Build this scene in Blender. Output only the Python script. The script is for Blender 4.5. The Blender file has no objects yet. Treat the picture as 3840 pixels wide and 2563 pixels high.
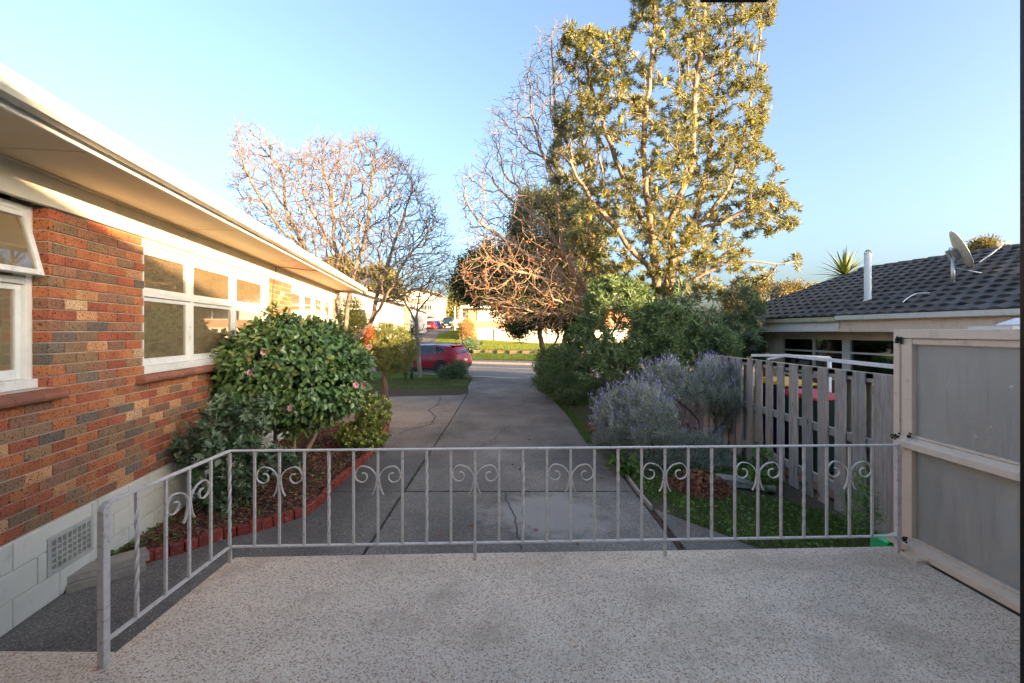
import bpy, bmesh, math, random
import numpy as np
from mathutils import Vector, Matrix, noise as mnoise

R = random.Random(7)
NR = np.random.RandomState(11)
scene = bpy.context.scene
COL = scene.collection

# ------------------------------------------------------------------ camera, sky, sun, exposure
F = 1707.0            # focal length in pixels of the 3840 wide photograph (16 mm lens)
EYE = 2.1
cam_d = bpy.data.cameras.new('camera')
cam_d.lens = 16.0
cam_d.sensor_width = 36.0
cam_d.shift_y = -0.0095
cam_d.clip_start = 0.05
cam_d.clip_end = 2000
cam = bpy.data.objects.new('camera', cam_d)
cam.location = (0, 0, EYE)
cam.rotation_euler = (math.radians(90), 0, 0)
COL.objects.link(cam)
scene.camera = cam

SUN_EL, SUN_AZ = math.radians(6.5), math.radians(125)     # azimuth clockwise from +Y: behind, to the right
world = bpy.data.worlds.new('World')
scene.world = world
world.use_nodes = True
wn, wl = world.node_tree.nodes, world.node_tree.links
wn.clear()
sky = wn.new('ShaderNodeTexSky')
sky.sky_type = 'NISHITA'
sky.sun_disc = False
sky.sun_elevation = SUN_EL
sky.sun_rotation = SUN_AZ
sky.altitude = 50
sky.air_density = 0.8
sky.dust_density = 5.4
sky.ozone_density = 2.6
bg = wn.new('ShaderNodeBackground')
bg.inputs['Strength'].default_value = 0.15
wo = wn.new('ShaderNodeOutputWorld')
hs = wn.new('ShaderNodeHueSaturation')                    # slightly hazy, paler sky than the clean model
hs.inputs['Saturation'].default_value = 0.90
wl.new(sky.outputs[0], hs.inputs['Color'])
tint = wn.new('ShaderNodeMix'); tint.data_type = 'RGBA'; tint.blend_type = 'MULTIPLY'; tint.inputs[0].default_value = 1.0
wl.new(hs.outputs[0], tint.inputs[6]); tint.inputs[7].default_value = (1.03, 0.965, 0.885, 1)
wl.new(tint.outputs[2], bg.inputs[0])
wl.new(bg.outputs[0], wo.inputs[0])

sd = bpy.data.lights.new('sun', 'SUN')
sd.energy = 5.0
sd.angle = math.radians(0.6)
sd.color = (1.0, 0.64, 0.33)
sun = bpy.data.objects.new('sun', sd)
sdir = Vector((math.sin(SUN_AZ) * math.cos(SUN_EL), math.cos(SUN_AZ) * math.cos(SUN_EL), math.sin(SUN_EL)))
sun.rotation_euler = sdir.to_track_quat('Z', 'Y').to_euler()
sun.location = (8, -8, 20)
COL.objects.link(sun)

vs = scene.view_settings
scene.display_settings.display_device = 'sRGB'
vs.view_transform = 'Standard'
vs.look = 'None'
vs.exposure = 2.76
vs.gamma = 1.0
scene.cycles.max_bounces = 8
scene.cycles.diffuse_bounces = 4
scene.cycles.transparent_max_bounces = 12
scene.cycles.caustics_reflective = False
scene.cycles.caustics_refractive = False


# ------------------------------------------------------------------ measuring helpers
def P(px, py, d):
    return Vector(((px - 1920) / F * d, d, EYE + (1245 - py) / F * d))


def D(xd, yd, d):                      # coordinates of the 2349 px wide view
    return P(xd * 1.63474, yd * 1.63474, d)


# ------------------------------------------------------------------ objects
def tag(o, label=None, cat=None, group=None, kind=None):
    if label: o['label'] = label
    if cat: o['category'] = cat
    if group: o['group'] = group
    if kind: o['kind'] = kind
    return o


def thing(name, label, cat, loc=(0, 0, 0), rz=0.0, group=None, kind=None):
    o = bpy.data.objects.new(name, None)
    o.empty_display_size = 0.2
    o.location = loc
    o.rotation_euler = (0, 0, rz)
    COL.objects.link(o)
    return tag(o, label, cat, group, kind)


def link(name, me, parent=None, loc=None):
    o = bpy.data.objects.new(name, me)
    if parent: o.parent = parent
    if loc is not None: o.location = loc
    COL.objects.link(o)
    return o


class MB:
    def __init__(s):
        s.v, s.f, s.m, s.sm = [], [], [], []

    def add(s, vs, fs, m=0, smooth=False):
        b = len(s.v)
        s.v += [tuple(v) for v in vs]
        for f in fs:
            s.f.append([b + i for i in f]); s.m.append(m); s.sm.append(smooth)
        return s

    def box(s, c, d, m=0, rz=0.0, rx=0.0, ry=0.0):
        x, y, z = d[0] / 2, d[1] / 2, d[2] / 2
        pts = [(-x, -y, -z), (x, -y, -z), (x, y, -z), (-x, y, -z), (-x, -y, z), (x, -y, z), (x, y, z), (-x, y, z)]
        if rz or rx or ry:
            M = Matrix.Rotation(rz, 3, 'Z') @ Matrix.Rotation(ry, 3, 'Y') @ Matrix.Rotation(rx, 3, 'X')
            pts = [M @ Vector(p) for p in pts]
        pts = [(p[0] + c[0], p[1] + c[1], p[2] + c[2]) for p in pts]
        return s.add(pts, [(0, 3, 2, 1), (4, 5, 6, 7), (0, 1, 5, 4), (1, 2, 6, 5), (2, 3, 7, 6), (3, 0, 4, 7)], m)

    def mm(s, a, b, m=0):                                    # box from corner to corner
        return s.box([(a[i] + b[i]) / 2 for i in range(3)], [abs(b[i] - a[i]) for i in range(3)], m)

    def bar(s, p0, p1, w, h, m=0, up=(0, 0, 1)):
        p0, p1 = Vector(p0), Vector(p1)
        d = (p1 - p0).normalized()
        side = d.cross(Vector(up))
        if side.length < 1e-4: side = d.cross(Vector((1, 0, 0)))
        side.normalize(); u = side.cross(d).normalized()
        pts = []
        for p in (p0, p1):
            for a, b in ((-1, -1), (1, -1), (1, 1), (-1, 1)):
                pts.append(p + side * a * w / 2 + u * b * h / 2)
        return s.add(pts, [(0, 1, 2, 3), (7, 6, 5, 4), (0, 4, 5, 1), (1, 5, 6, 2), (2, 6, 7, 3), (3, 7, 4, 0)], m)

    def tube(s, pts, r, n=8, m=0, caps=True, flat=None):
        pts = [Vector(p) for p in pts]
        rr = r if isinstance(r, (list, tuple)) else [r] * len(pts)
        N = len(pts); vs = []; ref = Vector((0.03, 0.11, 1)).normalized()
        d0 = (pts[1] - pts[0]).normalized()
        if abs(d0.dot(ref)) > .9: ref = Vector((1, .1, 0)).normalized()
        prev = None
        for i, p in enumerate(pts):
            d = (pts[min(i + 1, N - 1)] - pts[max(i - 1, 0)]).normalized()
            if prev is None: a = d.cross(ref).normalized()
            else: a = (prev - d * prev.dot(d)).normalized()
            prev = a; b = d.cross(a)
            for k in range(n):
                t = 2 * math.pi * k / n
                ca, sb = math.cos(t), math.sin(t)
                if flat: ca *= flat
                vs.append(p + a * ca * rr[i] + b * sb * rr[i])
        fs = [(i * n + k, i * n + (k + 1) % n, (i + 1) * n + (k + 1) % n, (i + 1) * n + k) for i in range(N - 1) for k in range(n)]
        s.add(vs, fs, m, True)
        if caps:
            b = len(s.v) - N * n
            s.f.append([b + k for k in reversed(range(n))]); s.m.append(m); s.sm.append(False)
            s.f.append([b + (N - 1) * n + k for k in range(n)]); s.m.append(m); s.sm.append(False)
        return s

    def prism(s, poly, z0, z1, m=0):                          # polygon in x,y (counter-clockwise)
        n = len(poly)
        vs = [(x, y, z0) for x, y in poly] + [(x, y, z1) for x, y in poly]
        fs = [tuple(reversed(range(n))), tuple(range(n, 2 * n))] + [(i, (i + 1) % n, n + (i + 1) % n, n + i) for i in range(n)]
        return s.add(vs, fs, m)

    def extr(s, poly, axis, a, b, m=0):                       # polygon in the other two axes, extruded along axis
        n = len(poly)
        def mk(p, t):
            return {'x': (t, p[0], p[1]), 'y': (p[0], t, p[1]), 'z': (p[0], p[1], t)}[axis]
        vs = [mk(p, a) for p in poly] + [mk(p, b) for p in poly]
        fs = [tuple(reversed(range(n))), tuple(range(n, 2 * n))] + [(i, (i + 1) % n, n + (i + 1) % n, n + i) for i in range(n)]
        return s.add(vs, fs, m)

    def lathe(s, prof, c, n=16, m=0):
        vs = [(c[0] + r * math.cos(2 * math.pi * k / n), c[1] + r * math.sin(2 * math.pi * k / n), c[2] + z) for r, z in prof for k in range(n)]
        fs = [(i * n + k, i * n + (k + 1) % n, (i + 1) * n + (k + 1) % n, (i + 1) * n + k) for i in range(len(prof) - 1) for k in range(n)]
        return s.add(vs, fs, m, True)

    def mesh(s, name, mats, bevel=0.0, recalc=True):
        me = bpy.data.meshes.new(name)
        me.from_pydata(s.v, [], s.f)
        mats = mats if isinstance(mats, (list, tuple)) else [mats]
        for x in mats: me.materials.append(x)
        me.polygons.foreach_set('material_index', s.m)
        me.polygons.foreach_set('use_smooth', s.sm)
        if bevel or recalc:
            bm = bmesh.new(); bm.from_mesh(me)
            if recalc: bmesh.ops.recalc_face_normals(bm, faces=bm.faces)
            if bevel:
                bmesh.ops.bevel(bm, geom=[e for e in bm.edges if len(e.link_faces) == 2 and e.calc_face_angle(0) > .6], offset=bevel, segments=1, affect='EDGES', profile=.5)
            bm.to_mesh(me); bm.free()
        me.update()
        return me

    def build(s, name, mats, parent=None, bevel=0.0, recalc=True):
        return link(name, s.mesh(name, mats, bevel, recalc), parent)


def np_mesh(name, parts, mats, smooth=False, parent=None):
    """parts: list of (V (n,3), F (m,k), material index)"""
    V = np.concatenate([p[0] for p in parts]).astype(np.float32)
    loops, tot, mi, b = [], [], [], 0
    for v, f, m in parts:
        loops.append((f + b).ravel()); tot.append(np.full(len(f), f.shape[1], np.int32))
        mi.append(np.full(len(f), m, np.int32)); b += len(v)
    loops = np.concatenate(loops).astype(np.int32); tot = np.concatenate(tot); mi = np.concatenate(mi)
    me = bpy.data.meshes.new(name)
    me.vertices.add(len(V)); me.vertices.foreach_set('co', V.ravel())
    me.loops.add(len(loops)); me.loops.foreach_set('vertex_index', loops)
    me.polygons.add(len(tot))
    st = np.concatenate([[0], np.cumsum(tot)[:-1]]).astype(np.int32)
    me.polygons.foreach_set('loop_start', st); me.polygons.foreach_set('loop_total', tot)
    me.polygons.foreach_set('material_index', mi)
    me.polygons.foreach_set('use_smooth', np.full(len(tot), smooth))
    for x in (mats if isinstance(mats, (list, tuple)) else [mats]): me.materials.append(x)
    me.update(calc_edges=True); me.validate()
    return link(name, me, parent)


# ------------------------------------------------------------------ materials
class N:
    def __init__(s, name):
        s.mat = bpy.data.materials.new(name); s.mat.use_nodes = True
        s.t = s.mat.node_tree; s.n = s.t.nodes; s.n.clear()
        s.out = s.n.new('ShaderNodeOutputMaterial')
        s.b = s.n.new('ShaderNodeBsdfPrincipled')
        s.l(s.b.outputs[0], s.out.inputs[0])
        s.geo = s.n.new('ShaderNodeNewGeometry')
        s.pos = s.geo.outputs['Position']

    def l(s, a, b): s.t.links.new(a, b)

    def node(s, typ, ins=None, **kw):
        x = s.n.new(typ)
        for k, v in kw.items(): setattr(x, k, v)
        for k, v in (ins or {}).items():
            if isinstance(v, bpy.types.NodeSocket): s.l(v, x.inputs[k])
            else: x.inputs[k].default_value = v
        return x

    def vec(s, scale=(1, 1, 1), src=None, rot=(0, 0, 0)):
        return s.node('ShaderNodeMapping', {'Vector': src or s.pos, 'Scale': scale, 'Rotation': rot}).outputs[0]

    def noise(s, scale, detail=5, rough=.6, v=None, dist=0.0):
        return s.node('ShaderNodeTexNoise', {'Vector': v or s.pos, 'Scale': scale, 'Detail': detail, 'Roughness': rough, 'Distortion': dist}).outputs[0]

    def vor(s, scale, v=None, feat='F1', out='Distance', rnd=1.0):
        x = s.node('ShaderNodeTexVoronoi', {'Vector': v or s.pos, 'Scale': scale, 'Randomness': rnd}, feature=feat)
        return x.outputs[out]

    def ramp(s, fac, stops, interp='LINEAR'):
        x = s.n.new('ShaderNodeValToRGB'); s.l(fac, x.inputs[0])
        e = x.color_ramp.elements; x.color_ramp.interpolation = interp
        while len(e) < len(stops): e.new(.5)
        for i, (p, c) in enumerate(stops):
            e[i].position = p
            e[i].color = (c, c, c, 1) if isinstance(c, (int, float)) else (*c, 1)
        return x.outputs[0]

    def mix(s, f, a, b, mode='MIX'):
        x = s.n.new('ShaderNodeMix'); x.data_type = 'RGBA'; x.blend_type = mode
        for k, v in ((0, f), (6, a), (7, b)):
            if isinstance(v, bpy.types.NodeSocket): s.l(v, x.inputs[k])
            elif isinstance(v, (int, float)): x.inputs[k].default_value = v if k == 0 else (v, v, v, 1)
            else: x.inputs[k].default_value = (*v, 1)
        return x.outputs[2]

    def math(s, op, a, b=0.0):
        x = s.n.new('ShaderNodeMath'); x.operation = op
        for i, v in ((0, a), (1, b)):
            if isinstance(v, bpy.types.NodeSocket): s.l(v, x.inputs[i])
            else: x.inputs[i].default_value = v
        return x.outputs[0]

    def bump(s, h, strength=.3, dist=.01):
        x = s.node('ShaderNodeBump', {'Height': h, 'Strength': strength, 'Distance': dist})
        s.l(x.outputs[0], s.b.inputs['Normal'])

    def fin(s, col=None, rough=.7, metal=0.0, spec=None):
        if col is not None:
            if isinstance(col, bpy.types.NodeSocket): s.l(col, s.b.inputs['Base Color'])
            else: s.b.inputs['Base Color'].default_value = (*col, 1)
        if isinstance(rough, bpy.types.NodeSocket): s.l(rough, s.b.inputs['Roughness'])
        else: s.b.inputs['Roughness'].default_value = rough
        s.b.inputs['Metallic'].default_value = metal
        if spec is not None: s.b.inputs['Specular IOR Level'].default_value = spec
        return s.mat


def simple(name, c1, c2=None, rough=.7, scale=6, bs=0.0, bscale=60, metal=0.0, spec=None, stretch=(1, 1, 1), rnd=0.0, dirt=None):
    n = N(name)
    v = n.vec(stretch)
    c = c1
    if c2 is not None:
        c = n.mix(n.ramp(n.noise(scale, 6, .65, v), [(.35, 0), (.65, 1)]), c1, c2)
    if dirt:
        c = n.mix(n.math('MULTIPLY', n.ramp(n.noise(dirt[1], 8, .75), [(.55, 0), (.68, 1)]), dirt[2]), c, dirt[0])
    if rnd:
        oi = n.n.new('ShaderNodeObjectInfo')
        c = n.mix(1.0, c, n.ramp(oi.outputs['Random'], [(0, 1 - rnd), (1, 1.0)]), 'MULTIPLY')
    if bs: n.bump(n.noise(bscale, 4, .6, v), bs, .01)
    return n.fin(c, rough, metal, spec)


def leafmat(name, cols, rough=.45, trans=.25, back=None, spec=.4):
    """colours vary leaf by leaf; light passes through thin leaves; some kinds are pale beneath"""
    n = N(name)
    st = [(i / max(1, len(cols) - 1), c) for i, c in enumerate(cols)]
    c = n.ramp(n.geo.outputs['Random Per Island'], st)
    big = n.ramp(n.noise(1.3, 3), [(.3, .75), (.7, 1.15)])
    c = n.mix(1.0, c, big, 'MULTIPLY')
    if back: c = n.mix(n.geo.outputs['Backfacing'], c, back)
    n.fin(c, rough, 0, spec)
    if trans:
        tr = n.node('ShaderNodeBsdfTranslucent', {'Color': c})
        ms = n.node('ShaderNodeMixShader', {0: trans})
        n.l(n.b.outputs[0], ms.inputs[1]); n.l(tr.outputs[0], ms.inputs[2]); n.l(ms.outputs[0], n.out.inputs[0])
    return n.mat


def brick_mat(name, a, b):
    n = N(name)
    c = n.mix(n.ramp(n.noise(5, 2, .5), [(.42, 0), (.6, 1)]), a, b)
    c = n.mix(n.ramp(n.noise(60, 5, .7), [(.3, .0), (.75, .45)]), c, tuple(x * .6 for x in a))
    sp = n.ramp(n.noise(85, 2, .5), [(.585, 0), (.615, 1)])
    c = n.mix(sp, c, (.018, .014, .012))
    oi = n.n.new('ShaderNodeObjectInfo')
    c = n.mix(1.0, c, n.ramp(oi.outputs['Random'], [(0, .8), (1, 1.1)]), 'MULTIPLY')
    n.bump(n.noise(130, 4, .7), .35, .004)
    return n.fin(c, .75)


BR = [brick_mat('brick_orange', (.56, .205, .08), (.47, .145, .06)),
      brick_mat('brick_red', (.47, .13, .06), (.35, .105, .055)),
      brick_mat('brick_tan', (.68, .36, .17), (.60, .28, .12)),
      brick_mat('brick_brown', (.31, .15, .09), (.40, .18, .095)),
      brick_mat('brick_grey', (.18, .15, .12), (.23, .165, .12)),
      brick_mat('brick_cream', (.76, .50, .29), (.68, .38, .19)),
      brick_mat('brick_olive', (.35, .20, .10), (.26, .165, .10))]
BR_W = [28, 25, 9, 20, 9, 3, 18]
m_mortar = simple('mortar', (.44, .34, .29), (.54, .44, .38), .9, 12, .4, 150)
m_sill = simple('sill_tile', (.33, .13, .08), (.26, .10, .065), .6, 7, .2, 80, rnd=.3)
m_white = simple('white_paint', (.78, .79, .76), (.70, .71, .69), .42, 9, .1, 60, dirt=((.42, .40, .34), 14, .5))
m_cream = simple('cream_paint', (.70, .67, .58), (.62, .60, .52), .5, 4, .1, 30, dirt=((.35, .33, .27), 3, .5))
m_gutter = simple('gutter_paint', (.66, .67, .60), (.60, .61, .55), .35, 3, .05, 30, dirt=((.25, .24, .18), 9, .5))
m_soffit = simple('soffit_board', (.82, .70, .50), (.74, .62, .43), .7, 3, .15, 50, stretch=(1, .3, 1))
m_found = simple('painted_block', (.74, .72, .64), (.68, .65, .56), .75, 2.5, .4, 120, dirt=((.36, .31, .24), 3.0, .6), rnd=.08)
m_vent = simple('vent_concrete', (.50, .50, .46), (.42, .42, .38), .8, 9, .3, 90)
m_dark = simple('dark_void', (.012, .012, .013), rough=.9)
m_rail = simple('railing_paint', (.70, .65, .60), (.60, .56, .52), .5, 20, .35, 70, dirt=((.20, .15, .11), 40, .7))
m_screen = simple('screen_paint', (.76, .62, .47), (.70, .56, .43), .6, 8, .25, 60, dirt=((.36, .32, .26), 10, .55), stretch=(1, 1, .5))
m_door = simple('bronze_aluminium', (.025, .022, .022), (.03, .027, .026), .4, 5, metal=.6)
m_render = simple('cream_render', (.8, .76, .68), (.75, .71, .64), .8, 4, .2, 60)
m_alu = simple('aluminium', (.62, .63, .64), (.5, .51, .52), .4, 20, metal=.8, dirt=((.25, .23, .2), 25, .6))
m_whitemetal = simple('white_metal', (.74, .75, .76), (.66, .67, .68), .4, 8, .05, 40, dirt=((.35, .33, .3), 16, .4))
m_rubber = simple('black_rubber', (.02, .02, .02), rough=.8)
m_black = simple('black_plastic', (.02, .02, .022), rough=.4)
m_chrome = simple('chrome', (.7, .7, .7), rough=.12, metal=1)
m_stone = simple('rough_stone', (.36, .33, .28), (.27, .245, .21), .9, 9, .8, 50)
m_redbrick = simple('red_painted_brick', (.26, .035, .025), (.20, .03, .025), .6, 12, .5, 60, dirt=((.30, .26, .21), 22, .9), rnd=.3)
m_soil = simple('mulch_soil', (.075, .04, .026), (.04, .025, .018), .95, 25, 1.0, 60)
m_bark_chip = leafmat('bark_chip', [(.20, .075, .045), (.12, .05, .035), (.26, .14, .09), (.07, .035, .025), (.17, .07, .04)], .8, 0)
m_deadleaf = leafmat('fallen_leaf', [(.16, .06, .035), (.27, .12, .06), (.10, .04, .03), (.34, .17, .08), (.2, .08, .05)], .6, .1)
m_gravel = simple('edging_concrete', (.38, .34, .29), (.28, .26, .22), .9, 14, .5, 90)
m_timber_ret = simple('retaining_timber', (.46, .34, .22), (.34, .24, .15), .85, 6, .3, 60, stretch=(.3, .3, 2), rnd=.4)
m_post_dark = simple('retaining_post_wood', (.10, .075, .055), rough=.9)
m_lawnmat = None


def weathered_wood():
    n = N('weathered_paling')
    oi = n.n.new('ShaderNodeObjectInfo')
    off = n.node('ShaderNodeVectorMath', {0: n.pos, 1: n.node('ShaderNodeCombineXYZ', {0: n.math('MULTIPLY', oi.outputs['Random'], 37.0), 2: n.math('MULTIPLY', oi.outputs['Random'], 91.0)}).outputs[0]}, operation='ADD').outputs[0]
    v = n.vec((14, 14, .8), off)
    g = n.noise(3, 6, .7, v, 1.2)
    c = n.ramp(g, [(.3, (.20, .18, .16)), (.5, (.36, .34, .315)), (.7, (.50, .475, .445))])
    kn = n.vor(1.0, n.vec((5.5, 5.5, 2.2), off), 'F1')
    c = n.mix(n.ramp(kn, [(.05, .9), (.12, .0)]), c, (.10, .06, .04))
    c = n.mix(1.0, c, n.ramp(oi.outputs['Random'], [(0, (.62, .66, .70)), (.5, (1, .95, .9)), (1, (.85, .78, .7))]), 'MULTIPLY')
    gr = n.ramp(n.noise(1.1, 4, .6, off), [(.5, 0), (.7, .5)])
    c = n.mix(gr, c, (.12, .13, .075))
    n.bump(g, .5, .006)
    return n.fin(c, .85)


m_paling = weathered_wood()


def deck_mat():
    n = N('pebbled_deck_coating')
    cell = n.vor(138, feat='F1', out='Color')
    r = n.node('ShaderNodeSeparateColor', {0: cell}).outputs[0]
    c = n.ramp(r, [(0, (.78, .63, .47)), (.26, (.85, .74, .60)), (.46, (.66, .50, .36)), (.60, (.82, .70, .57)), (.77, (.46, .25, .16)), (.88, (.58, .43, .30)), (.96, (.30, .16, .10))], 'CONSTANT')
    gap = n.ramp(n.vor(138, feat='DISTANCE_TO_EDGE'), [(.0, 0), (.09, 1)])
    c = n.mix(gap, (.66, .54, .40), c)
    st = n.ramp(n.noise(1.6, 8, .75), [(.50, 0), (.68, .6)])
    c = n.mix(st, c, (.40, .30, .20))
    st2 = n.ramp(n.noise(.9, 4, .6, n.vec((1, 1.6, 1), rot=(0, 0, .7))), [(.35, 0.88), (.65, 1.12)])
    c = n.mix(1.0, c, st2, 'MULTIPLY')
    n.bump(n.vor(85), .35, .006)
    return n.fin(c, .6)


m_deck = deck_mat()


def concrete_mat(name, a, b, patch=None, lift=1.0):
    n = N(name)
    c = n.mix(n.ramp(n.noise(1.1, 7, .7), [(.35, 0), (.65, 1)]), a, b)
    c = n.mix(1.0, c, n.ramp(n.noise(.45, 3, .6, n.vec((1, .5, 1))), [(.35, .6), (.65, 1.35)]), 'MULTIPLY')
    ag = n.vor(110, out='Color')
    r = n.node('ShaderNodeSeparateColor', {0: ag}).outputs[0]
    c = n.mix(1.0, c, n.ramp(r, [(0, .62), (.7, 1.1), (.93, 1.5), (1, 2.2)]), 'MULTIPLY')
    if patch:
        for (x, y, rad, dx) in patch:
            pv = n.node('ShaderNodeVectorMath', {0: n.pos, 1: (x, y, 0)}, operation='SUBTRACT').outputs[0]
            ln = n.node('ShaderNodeVectorMath', {0: n.vec(dx, pv)}, operation='LENGTH').outputs['Value']
            s = n.math('ADD', ln, n.math('MULTIPLY', n.math('SUBTRACT', n.noise(2.2, 7, .75), .5), 1.3))
            f = n.ramp(s, [(rad * .55, .75), (rad, 0)])
            c = n.mix(f, c, (.30, .29, .27))
    n.bump(n.noise(160, 3, .7), .35, .004)
    return n.fin(c, .8)


m_conc = concrete_mat('driveway_concrete', (.185, .172, .152), (.115, .107, .096), [(.45, 5.2, .6, (.75, .8, 0))])
m_conc2 = concrete_mat('dark_path_concrete', (.16, .148, .13), (.10, .093, .083))
m_conc3 = concrete_mat('paving_concrete', (.22, .195, .165), (.145, .132, .113))
m_asph = simple('asphalt', (.115, .12, .125), (.09, .095, .10), .75, 3, .3, 120)
m_foot = simple('footpath_asphalt', (.08, .082, .09), (.10, .10, .105), .8, 2, .2, 80)
m_line = simple('road_paint', (.75, .75, .73), rough=.6)
m_kerb = simple('kerb_concrete', (.36, .35, .33), (.27, .26, .25), .8, 6, .2, 60)
m_crack = simple('crack_dirt', (.02, .018, .015), (.035, .03, .02), .95, 20)
m_moss = simple('joint_moss', (.045, .05, .02), (.06, .045, .03), .95, 15)


def ground_mat():
    n = N('grass_ground')
    g = n.ramp(n.noise(22, 6, .75), [(.3, (.06, .11, .018)), (.55, (.10, .17, .03)), (.75, (.16, .22, .05))])
    big = n.ramp(n.noise(.5, 4), [(.3, .8), (.7, 1.15)])
    c = n.mix(1.0, g, big, 'MULTIPLY')
    sx = n.node('ShaderNodeSeparateXYZ', {0: n.pos})
    near = n.ramp(n.math('MULTIPLY', sx.outputs[1], .01), [(.160, 1), (.205, 0)])     # worn soil where the near lawn meets the path
    f = n.math('MULTIPLY', near, n.ramp(n.noise(.8, 6, .7), [(.28, 0), (.46, 1)]))
    c = n.mix(f, c, n.ramp(n.noise(30, 5, .7), [(.35, (.06, .045, .03)), (.65, (.13, .095, .065))]))
    n.bump(n.noise(60, 5, .8), .8, .03)
    return n.fin(c, .95, spec=.1)


m_ground = ground_mat()
m_lawn_far = None
m_blade = leafmat('grass_blade', [(.09, .16, .022), (.14, .22, .04), (.07, .13, .02), (.19, .23, .06)], .6, .45)
m_blade_sun = m_blade
m_lawnb = leafmat('sunlit_tint_blade', [(.17, .24, .035), (.22, .29, .05), (.14, .20, .03), (.27, .30, .07)], .6, .45)  # lit copy of the grass colour; sunlight on the far lawns put into it
m_flawn = leafmat('front_lawn_blade', [(.12, .17, .05), (.16, .20, .06), (.10, .14, .04), (.20, .20, .09)], .6, .4)
m_weed = leafmat('weed_leaf', [(.11, .23, .04), (.16, .31, .06), (.075, .17, .035), (.20, .27, .09)], .55, .3)


def glass_mat(name, tint=(.9, .93, .92), refl=.12, extra=.0):
    n = N(name)
    n.n.remove(n.b)
    tr = n.node('ShaderNodeBsdfTransparent', {'Color': (*tint, 1)})
    gl = n.node('ShaderNodeBsdfGlossy', {'Color': (1, 1, 1, 1), 'Roughness': .02})
    df = n.node('ShaderNodeBsdfDiffuse', {'Color': (.78, .60, .36, 1)})  # warm film puts the glow of a lit room into the panes
    fr = n.node('ShaderNodeFresnel', {'IOR': 1.5})
    f2 = n.math('ADD', fr.outputs[0], refl)
    m1 = n.node('ShaderNodeMixShader', {0: f2}); n.l(tr.outputs[0], m1.inputs[1]); n.l(gl.outputs[0], m1.inputs[2])
    m2 = n.node('ShaderNodeMixShader', {0: n.math('MULTIPLY', n.ramp(n.noise(9, 8, .8), [(.3, .5), (.7, 1)]), extra)})
    n.l(m1.outputs[0], m2.inputs[1]); n.l(df.outputs[0], m2.inputs[2]); n.l(m2.outputs[0], n.out.inputs[0])
    return n.mat


m_glass = glass_mat('window_glass', refl=.20, extra=.17)
m_glass_far = glass_mat('far_window_glass', (.25, .27, .28), .1)


def frosted():
    n = N('obscure_glass')
    n.fin((.80, .77, .72), .33)
    n.b.inputs['Transmission Weight'].default_value = 1.0
    n.b.inputs['IOR'].default_value = 1.3
    n.bump(n.vor(150), .5, .004)
    v = n.vec((6, 6, .8))
    film = n.math('ADD', n.ramp(n.noise(3, 7, .7, v), [(.35, .42), (.7, .62)]), n.math('MULTIPLY', n.ramp(n.noise(26, 2, .5), [(.70, 0), (.73, 1)]), .5))
    df = n.node('ShaderNodeBsdfDiffuse', {'Color': n.mix(n.noise(1.5, 5, .6), (.56, .53, .45), (.76, .73, .65))})
    ms = n.node('ShaderNodeMixShader', {0: film})
    n.l(n.b.outputs[0], ms.inputs[1]); n.l(df.outputs[0], ms.inputs[2]); n.l(ms.outputs[0], n.out.inputs[0])
    return n.mat


m_frost = frosted()
m_room = simple('room_wall', (.75, .58, .38), rough=.9)
m_roomfloor = simple('room_floor', (.25, .18, .12), rough=.8)
m_curtain = simple('net_curtain', (.75, .72, .66), rough=.9)
m_tile = simple('concrete_roof_tile', (.058, .057, .06), (.095, .092, .092), .85, 5, .5, 90, dirt=((.22, .20, .14), 9, .6), rnd=.45)
m_ridge = simple('ridge_tile', (.10, .10, .09), (.07, .07, .07), .9, 6, .5, 70, dirt=((.20, .20, .12), 10, .8))
m_lichen = simple('lichen_metal', (.60, .60, .54), (.45, .46, .38), .7, 14, .3, 50, dirt=((.28, .29, .2), 22, .9))


def bark(name, a, b, scale=6, stretch=(1, 1, .25)):
    n = N(name)
    v = n.vec(stretch)
    g = n.noise(scale * 4, 6, .75, v)
    c = n.ramp(g, [(.3, a), (.7, b)])
    n.bump(g, .9, .03)
    return n.fin(c, .9, spec=.15)


m_bark_b = bark('banksia_bark', (.20, .14, .105), (.42, .32, .25))
m_bark_l = bark('pale_bark', (.28, .22, .16), (.46, .37, .29))
m_bark_m = bark('brown_bark', (.14, .115, .095), (.27, .22, .18))
m_bark_d = bark('dark_bark', (.07, .05, .04), (.15, .115, .09))
m_bark_g = bark('lichen_bark', (.20, .19, .16), (.32, .31, .27))


# ------------------------------------------------------------------ terrain
def H(x, y):
    s = y + .4 * x
    if s < 31.6: return 0.0
    zr = np.interp(s, [31.6, 34.5, 34.8, 46, 77, 110, 400], [.12, .36, .68, 1.30, 2.8, 3.3, 5.0])
    zl = np.interp(s, [31.6, 34.5, 46, 77, 110, 400], [.12, .38, 1.30, 2.8, 3.3, 5.0])
    t = min(1, max(0, (x + 3.0) / .3))
    z = zl * (1 - t) + zr * t
    if 36 < s and x > -3:
        z -= min(.45, (x + 3) * .075) * min(1, (s - 34.9) / 6)
    return float(z)


def sheet(name, xs, ys, zf, mat, kind='structure', parent=None):
    V = np.array([(x, y, zf(x, y)) for y in ys for x in xs])
    nx, ny = len(xs), len(ys)
    i = np.arange(nx - 1)[None, :] + np.arange(ny - 1)[:, None] * nx
    Fc = np.stack([i, i + 1, i + 1 + nx, i + nx], -1).reshape(-1, 4)
    o = np_mesh(name, [(V, Fc, 0)], mat, True, parent)
    if not parent: tag(o, kind=kind)
    return o


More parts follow.
